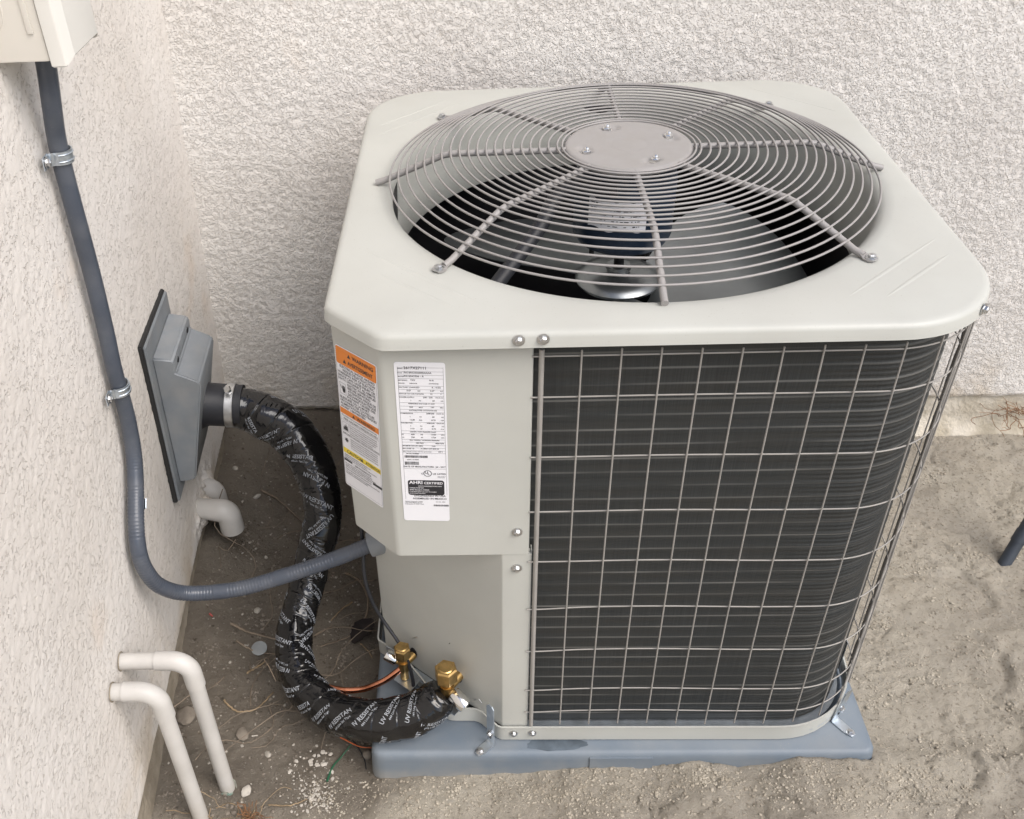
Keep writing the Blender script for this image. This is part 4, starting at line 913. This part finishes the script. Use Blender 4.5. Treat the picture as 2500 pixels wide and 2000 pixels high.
Sg, Tg = np.meshgrid(S_, th, indexing='ij'); off = surf_off(Sg, Tg)*sstep(0, .04, Sg)
wrap = build('insulated_pipe', MB().add(*tube(WP, rad, ns, rf=off)), 'tape', None, 70)
tag(wrap, 'thick black tape-wrapped pipe with white lettering looping from wall to valve', 'pipe')
def on_tube(s, t, lift):
    f = np.clip(s/ds, 0, NT-1.001); i = f.astype(int); u = (f-i)[:, None]
    lerp = lambda A: A[i]*(1-u)+A[i+1]*u
    c, n_, b_ = lerp(WP), lerp(Nn), lerp(Bn); r = np.interp(s, S_, rad)+surf_off(s, t)*sstep(0, .04, s)+lift
    return c+r[:, None]*(np.cos(t)[:, None]*n_+np.sin(t)[:, None]*b_)
mb = MB(); s = .05; k = 0
rr_ = random.Random(11)
while s < Ltot-.02:
    t = k*2.05+rr_.uniform(-.3, .3); al = rr_.choice((.95, 1.05, .85, 1.15, -.75, .9)) + (0 if s < .5 else .0)
    fl = rr_.random() < .25; r = float(np.interp(s, S_, rad)); ca, sa = math.cos(al), math.sin(al)
    for txt, h, dv in (('UV RESISTANT', .0076, 0), ('444 Line Set Tape', .0042, .0078)):
        co, F = TM[txt]; x = (co[:, 0]-co[:, 0].max()/2)*h/.69*.92; y = co[:, 1]*h/.69-dv
        if fl: x, y = -x, -y
        ss = s+x*ca-y*sa; tt = t-(x*sa+y*ca)/r
        keep = (ss > .01) & (ss < Ltot-.004)
        # clip letters outside the tube or cut off by the next tape turn
        cutn = rr_.choice((99, 99, .028, .02)); keep &= np.abs(x) < cutn
        P3 = on_tube(np.clip(ss, 0, Ltot), tt, .0005); Fk = [f for f in F if all(keep[q] for q in f)]
        if Fk: mb.add(P3, Fk)
    s += .0150; k += 1
lt = build('printed_lettering', mb, 'print', wrap, flat=True)

# copper liquid line
P = crom([(-.415, .120, .112), (-.385, .105, .108), (-.345, .096, .104), (-.305, .094, .110), (-.268, .097, .128), (-.242, .102, .148), (-.228, .107, .160)], 60)
cop = build('copper_pipe', MB().add(*tube(P, .0060, 14)), 'copper', None, 80); tag(cop, 'thin bare copper pipe curving from the black wrap to the smaller brass valve', 'pipe')
# thin black control cable in front of the lower panel
P = crom([(-.292, .215, .44), (-.290, .186, .385), (-.289, .163, .335), (-.279, .152, .285), (-.262, .143, .245), (-.240, .126, .215), (-.225, .113, .190), (-.214, .098, .150), (-.212, .086, .120), (-.222, .060, .095)], 80)
cc_ = build('control_cable', MB().add(*tube(P, .0034, 8)), 'rubber', None, 80); tag(cc_, 'thin black cable hanging down beside the lower left edge of the unit', 'cable')

# ================================================================ DRAIN PIPES
def drain(x, y, z, rootlen, base_z, label, green):
    o = empty('drain_pipe', label, 'pipe', 'painted plastic drain pipes from the left wall')
    R = .030; xw_ = wall_x(y, z)-.03
    build('horizontal_pipe', MB().add(*tube([(xw_, y, z-.002), (x-.050, y, z)], .0136, 28)), 'pvc', o, 50)
    q_ = np.linspace(0, 2*PI, 30, endpoint=False); build('wall_gap', MB().add(*tube(np.stack([wall_x(y+.0148*np.cos(q_), z+.0148*np.sin(q_))-.0015, y+.0148*np.cos(q_), z-.001+.0148*np.sin(q_)], 1), .0011, 6, closed=True)), 'footing_dirty', o, 80)
    c = np.array([x-R, y, z-R]); aa = np.linspace(PI/2, 0, 14)
    arc = [(x-.052, y, z), (x-.052+.0005, y, z)]+[(c[0]+R*math.cos(q), y, c[2]+R*math.sin(q)) for q in aa]+[(x+.0005, y, z-.0605), (x+.0005, y, z-.061)]
    arc = [arc[0]]+[(x-.045, y, z)]+arc[2:]
    r = [.0156]*len(arc)
    build('elbow', MB().add(*tube(arc, r, 28)), 'pvc', o, 50)
    build('vertical_pipe', MB().add(*tube([(x, y, z-.055), (x-.001, y+.001, base_z)], .0137, 28)), 'pvc', o, 50)
    if green:
        nr_ = 18; V = []; F = []
        for i in range(2):
            for k in range(nr_*2): q = PI*k/nr_; V.append((x-.001+.0172*math.cos(q), y+.001+.0172*math.sin(q), (.010 if i == 0 else base_z+.034+.007*math.sin(q*3)+.004*math.sin(q*7))))
        n = nr_*2; F = [(k, (k+1) % n, n+(k+1) % n, n+k) for k in range(n)]; F.append(tuple(range(n, 2*n)))
        build('green_coupling', MB().add(V, F), 'pvcg', o, 60)
drain(-.550, -.050, .372, 0, -.02, 'cream drain pipe farther right, going into a green stained coupling in the soil', True)
drain(-.5855, -.110, .372, 0, -.02, 'cream drain pipe nearest the left wall edge, ending straight in the soil', False)
# short elbows under the wall cover
def stub(x, y, z, dirx, label, rad_=.0255):
    R = .018; c = np.array([x-R, y, z-R]); aa = np.linspace(PI/2, 0, 12)
    arc = [(x-.09, y+.012, z+.002), (x-.045, y+.004, z)]+[(c[0]+R*math.cos(q), y, c[2]+R*math.sin(q)) for q in aa]+[(x+.001, y, z-.055)]
    r = [rad_*.85, rad_*.9]+[rad_]*12+[rad_*1.02]
    o = build('pipe_elbow', MB().add(*tube(arc, r, 28)), 'pvc', None, 60)
    tag(o, label, 'pipe fitting', 'short plastic elbows low on the left wall'); return o
stub(-.632, .520, .176, 1, 'cream downturned pipe elbow low on the left wall, the nearer and larger looking one')
stub(-.682, .600, .168, 1, 'cream pipe elbow mostly hidden behind the nearer one on the left wall')

# ================================================================ GREY STAKE PIPE at right
P = [(1.040, .488, -.04), (1.075, .520, .030), (1.165, .605, .20), (1.30, .73, .45)]
sp2 = empty('grey_pipe', 'grey plastic pipe leaning out of the soil at the right edge', 'pipe')
build('pipe_body', MB().add(*tube(crom(P, 24), .0135, 24)), 'darkpvc', sp2, 60); build('pipe_collar', MB().add(*tube([(1.083, .5275, .045), (1.0955, .539, .068)], .0152, 24)), 'darkpvc', sp2, 50)

# ================================================================ DEBRIS
def gh(x, y): return float(ground_h(np.array([[x]]), np.array([[y]]))[0, 0])
def twig(pts, r, label, m='twig', name='twig', cat='twig', wob=.002, lift=.003):
    P = crom([(x, y, gh(x, y)+lift+(z if len(q) > 2 else 0)) for q in pts for x, y, z in [(*q, 0) if len(q) == 2 else q]], 14*len(pts))
    P[:, 0] += wob*(np.array([random.random() for _ in P])-.5); P[:, 1] += wob*(np.array([random.random() for _ in P])-.5)
    o = build(name, MB().add(*tube(P, np.linspace(r, r*.55, len(P)), 6)), m, None, 80); tag(o, label, cat); return o
twig([(-.622, .753), (-.574, .726), (-.536, .687), (-.490, .632)], .0032, 'pale bent twig lying under the upper curve of the black pipe')
twig([(-.387, .493), (-.351, .452, .01), (-.328, .389, .015), (-.332, .342, .01), (-.358, .307), (-.419, .276)], .0028, 'long curling pale root beside the dead leaf')
twig([(-.365, .400), (-.385, .375), (-.405, .345)], .0018, 'short thin twig left of the curling root', 'straw')
twig([(-.610, .318), (-.572, .304), (-.507, .293)], .0034, 'knobbly brown twig left of the black pipe, above the clear disc')
twig([(-.592, .276), (-.554, .260), (-.501, .253)], .0024, 'thin twig just left of the clear plastic disc')
twig([(-.560, .205), (-.535, .228), (-.528, .236)], .0026, 'short straw piece below the clear plastic disc', 'straw')
twig([(-.590, .130), (-.560, .108), (-.525, .120), (-.500, .165)], .0022, 'curved pale straw left of the bottom bend of the black pipe', 'straw')
twig([(-.49, .70), (-.44, .655), (-.43, .60)], .002, 'dark thin root under the upper part of the black pipe', 'root')
twig([(-.335, .280, .004), (-.318, .262), (-.308, .243)], .0016, 'tiny pale straw below the dead leaf', 'straw')
twig([(-.47, -.085), (-.43, -.088), (-.40, -.075)], .0016, 'pale straw stalk on the soil near the bottom edge', 'straw')
twig([(-.369, -.039), (-.362, -.008), (-.349, .013), (-.330, .038, .01)], .0022, 'short green wire end lying beside the pad corner', 'greenw', 'green_wire', 'wire', .0004)
twig([(-.336, .053, .01), (-.316, .028, .006), (-.304, .005, .002), (-.300, -.012)], .0017, 'thin black wire end arching beside the pad corner', 'rubber', 'black_wire', 'wire', .0002)
twig([(-.352, .045, .015), (-.315, .030, .012), (-.287, .028, .010)], .0015, 'orange wire end between black pipe and pad', 'redw', 'orange_wire', 'wire', .0002)
twig([(-.655, .33), (-.648, .325)], .003, 'tiny dark red wire scrap on the soil near the left wall', 'redbit', 'wire_scrap', 'scrap', 0)
twig([(-.5245, .058), (-.5135, .061)], .0016, 'tiny white splinter beside the drain pipe', 'plaster', 'splinter', 'splinter', 0)
# dead leaf: cupped blade
V = []; F = []; nu, nv = 12, 9
for i in range(nu):
    u = i/(nu-1); hw = .021*math.sin(PI*min(1, u*.95+.03))**.7*(1-.12*math.sin(u*30))
    for j in range(nv):
        v = j/(nv-1)*2-1; p_ = Vector((-.352, .283, 0))+Vector((.036, .060, 0))*u+Vector((.060, -.036, 0)).normalized()*hw*v
        V.append((p_.x, p_.y, gh(-.335, .31)+.006+.010*v*v*math.sin(PI*u)+.006*u))
n0 = len(V); V += [(x, y, z-.0006) for x, y, z in V]
for i in range(nu-1):
    for j in range(nv-1): q = (i*nv+j, i*nv+j+1, (i+1)*nv+j+1, (i+1)*nv+j); F += [q, tuple(n0+k for k in q[::-1])]
o = build('dead_leaf', MB().add(V, F), 'leaf', None, 80); tag(o, 'dark curled dead leaf on the soil left of the unit base', 'leaf')
V, F = revolve([(.001, .0), (.014, .0), (.0165, .003), (.0165, .006), (.013, .0075), (.004, .0068)], (-.5445, .2665, gh(-.544, .266)+.001), (0, -.15, 1), 28)
o = build('plastic_disc', MB().add(V, F), 'clear', None, 40); tag(o, 'small clear plastic cap lying on the soil left of the black pipe', 'plastic cap')
# stones
def lump(c, s, seed, m, name, label, cat='stone', group=None):
    bm = bmesh.new(); bmesh.ops.create_icosphere(bm, subdivisions=2, radius=1); r = random.Random(seed); ax = [Vector((r.uniform(-1, 1), r.uniform(-1, 1), r.uniform(-1, 1))).normalized() for _ in range(9)]
    for v in bm.verts:
        d = v.co.normalized(); k = min([1.0]+[.62+.2*r_/9 for r_ in ()]); 
        for a_ in ax:
            q = d.dot(a_)
            if q > .72: k = min(k, .72/q)
        v.co = Vector((d.x*s[0]*k, d.y*s[1]*k, d.z*s[2]*k))
    rot = Matrix.Rotation(r.uniform(0, 6), 4, 'Z'); bmesh.ops.transform(bm, matrix=Matrix.Translation((c[0], c[1], gh(*c)+s[2]*.45)) @ rot, verts=bm.verts)
    me = bpy.data.meshes.new(name); bm.to_mesh(me); bm.free(); me.shade_smooth(); me.set_sharp_from_angle(angle=R_(25)); me.materials.append(MT[m]); o = bpy.data.objects.new(name, me); sc.collection.objects.link(o); tag(o, label, cat, group)
STN = [((-.488, .022), (.0085, .0065, .004), 'stone', 'pebble', 'smooth oval white pebble on bare soil right of the drain pipes'),
 ((-.565, .365), (.009, .008, .005), 'stone', 'pebble', 'pale round pebble left of the black pipe below the conduit'),
 ((-.626, .723), (.012, .007, .006), 'plaster', 'plaster_chip', 'pale plaster chip on the soil beyond the elbows'),
 ((-.585, .905), (.020, .008, .005), 'plaster', 'plaster_chip', 'long pale chip under the start of the black pipe'),
 ((-.707+.02, .795), (.009, .008, .005), 'stone', 'pebble', 'grey white pebble in the corner behind the elbows'),
 ((-.519, .383), (.007, .006, .004), 'darkstone', 'pebble', 'small tan stone just left of the black pipe'),
 ((-.573, .528), (.006, .005, .004), 'stone', 'pebble', 'tiny pale pebble right of the elbows'),
 ((-.515, -.057), (.014, .009, .006), 'plaster', 'plaster_chip', 'jagged pale chip beside the green stained coupling'),
 ((-.541, .058), (.016, .014, .008), 'darkstone', 'soil_clod', 'flat brown clod just right of the drain pipes'),
 ((-.650, .084), (.024, .020, .008), 'darkstone', 'soil_clod', 'broad flat grey clod between drain pipe and left wall'),
 ((-.300, .020), (.012, .010, .009), 'darkstone', 'soil_clod', 'grey clod against the left front corner of the pad')]
for i, (c, s, m, nm, lb) in enumerate(STN): lump(c, s, 40+i, m, nm, lb, 'clod' if nm == 'soil_clod' else ('pebble' if nm == 'pebble' else 'chip'))
# crusted pale flakes of plaster near the pad corner
mb = MB(); r = random.Random(5)
ICO = bmesh.new(); bmesh.ops.create_icosphere(ICO, subdivisions=1, radius=1); IV = np.array([v.co[:] for v in ICO.verts]); IF = [tuple(v.index for v in f.verts) for f in ICO.faces]; ICO.free()
def bits(mb, n, fx, smin, smax, flat_=.6):
    xs_, ys_ = fx(n); zs = ground_h(xs_[None], ys_[None])[0]
    for x, y, z in zip(xs_, ys_, zs):
        if -.288 < x < .603 and -.038 < y < .86: continue
        s = smin+(smax-smin)*r.random()**3; q = r.random()*6; c_, s_ = math.cos(q), math.sin(q); V = IV*np.array([s*r.uniform(.7, 1.3), s*r.uniform(.6, 1.1), s*flat_])*(1+.35*(rng.random((len(IV), 1))-.5))
        V = np.stack([V[:, 0]*c_-V[:, 1]*s_+x, V[:, 0]*s_+V[:, 1]*c_+y, V[:, 2]+z+s*.2], 1); mb.add(V, IF)
def patch(cx, cy, sx, sy): return lambda n: (rng.normal(cx, sx, n), rng.normal(cy, sy, n))
bits(mb, 300, patch(-.386, -.070, .020, .016), .0008, .0034, .5); bits(mb, 26, patch(-.400, .005, .022, .018), .003, .0075, .35); bits(mb, 60, patch(-.42, -.02, .03, .02), .001, .003, .5)
o = build('plaster_flakes', mb, 'plaster', None, flat=True); tag(o, 'crusty white plaster flakes scattered on the soil left of the pad', 'flakes', kind='stuff')
mb = MB()
bits(mb, 9000, lambda n: (rng.uniform(.6, 1.50, n), rng.uniform(-.25, .97, n)), .0006, .0030); bits(mb, 5000, lambda n: (rng.uniform(-.40, .75, n), -.035-np.abs(rng.normal(0, .07, n))), .0006, .0030)
for _ in range(34): bits(mb, 90, patch(rng.uniform(.62, 1.4), rng.uniform(-.2, .9), .022, .018), .0008, .0040)
for _ in range(16): bits(mb, 80, patch(rng.uniform(-.35, .6), rng.uniform(-.12, -.045), .026, .012), .0008, .0040)
o = build('loose_grit', mb, 'clod', None, flat=True); tag(o, 'loose dry crumbs of soil over the pale ground', 'grit', kind='stuff')
mb = MB(); bits(mb, 3000, lambda n: (rng.uniform(-.68, -.29, n), rng.uniform(-.2, .97, n)), .0007, .0040)
for _ in range(14): bits(mb, 40, patch(rng.uniform(-.66, -.33), rng.uniform(-.1, .9), .015, .015), .001, .0055)
o = build('soil_crumbs', mb, 'darkstone', None, flat=True); tag(o, 'dark crumbs of soil between wall and unit', 'grit', kind='stuff')
mb = MB(); bits(mb, 700, lambda n: (rng.uniform(-.67, -.29, n), rng.uniform(-.15, .95, n)), .0007, .0042); bits(mb, 240, lambda n: (rng.uniform(-.3, 1.5, n), rng.uniform(-.3, .95, n)), .0007, .0026)
o = build('pale_grit', mb, 'stone', None, flat=True); tag(o, 'pale specks of gravel in the soil', 'gravel', kind='stuff')
# tangle of dry roots at the foot of the drain pipes and by the right footing
def tangle(c, rad_, n, m, name, label, cat, zup=.02, plane='z', thick=.0007):
    mb = MB()
    for _ in range(n):
        p = np.array(c)+np.array([random.uniform(-1, 1)*rad_[0], random.uniform(-1, 1)*rad_[1], random.uniform(0, 1)*rad_[2]]); d = np.array([random.uniform(-1, 1), random.uniform(-1, 1), random.uniform(-.4, .4)]); P = [p]
        for k in range(6): d = d+np.array([random.uniform(-.8, .8), random.uniform(-.8, .8), random.uniform(-.5, .5)]); d /= np.linalg.norm(d); q = P[-1]+d*rad_[0]*.35; q[2] = max(q[2], c[2]-.004); P.append(q)
        mb.add(*tube(crom(P, 14), thick*random.uniform(.6, 1.3), 4))
    o = build(name, mb, m, None, 80); tag(o, label, cat, kind='stuff')
tangle((-.498, -.112, gh(-.498, -.112)+.004), (.016, .010, .008), 34, 'root', 'dry_root_tangle', 'matted reddish dry roots at the foot of the drain pipes', 'roots')
tangle((-.535, -.10, gh(-.535, -.10)+.003), (.045, .016, .006), 16, 'straw', 'dry_straw', 'thin straw stalks around the pipe feet', 'straw')
tangle((1.255, .965, .050), (.05, .008, .03), 40, 'root', 'dry_root_tangle', 'brown dry roots clinging to the footing at the right edge', 'roots')
tangle((-.50, .62, gh(-.5, .62)+.003), (.13, .24, .004), 16, 'twig', 'plant_litter', 'fine dark litter of root hairs on the moist shaded soil', 'litter', thick=.0009)
tangle((-.50, .20, gh(-.5, .2)+.003), (.12, .12, .006), 20, 'twig', 'plant_litter', 'fine brown litter left of the lower bend of the black pipe', 'litter', thick=.0009)
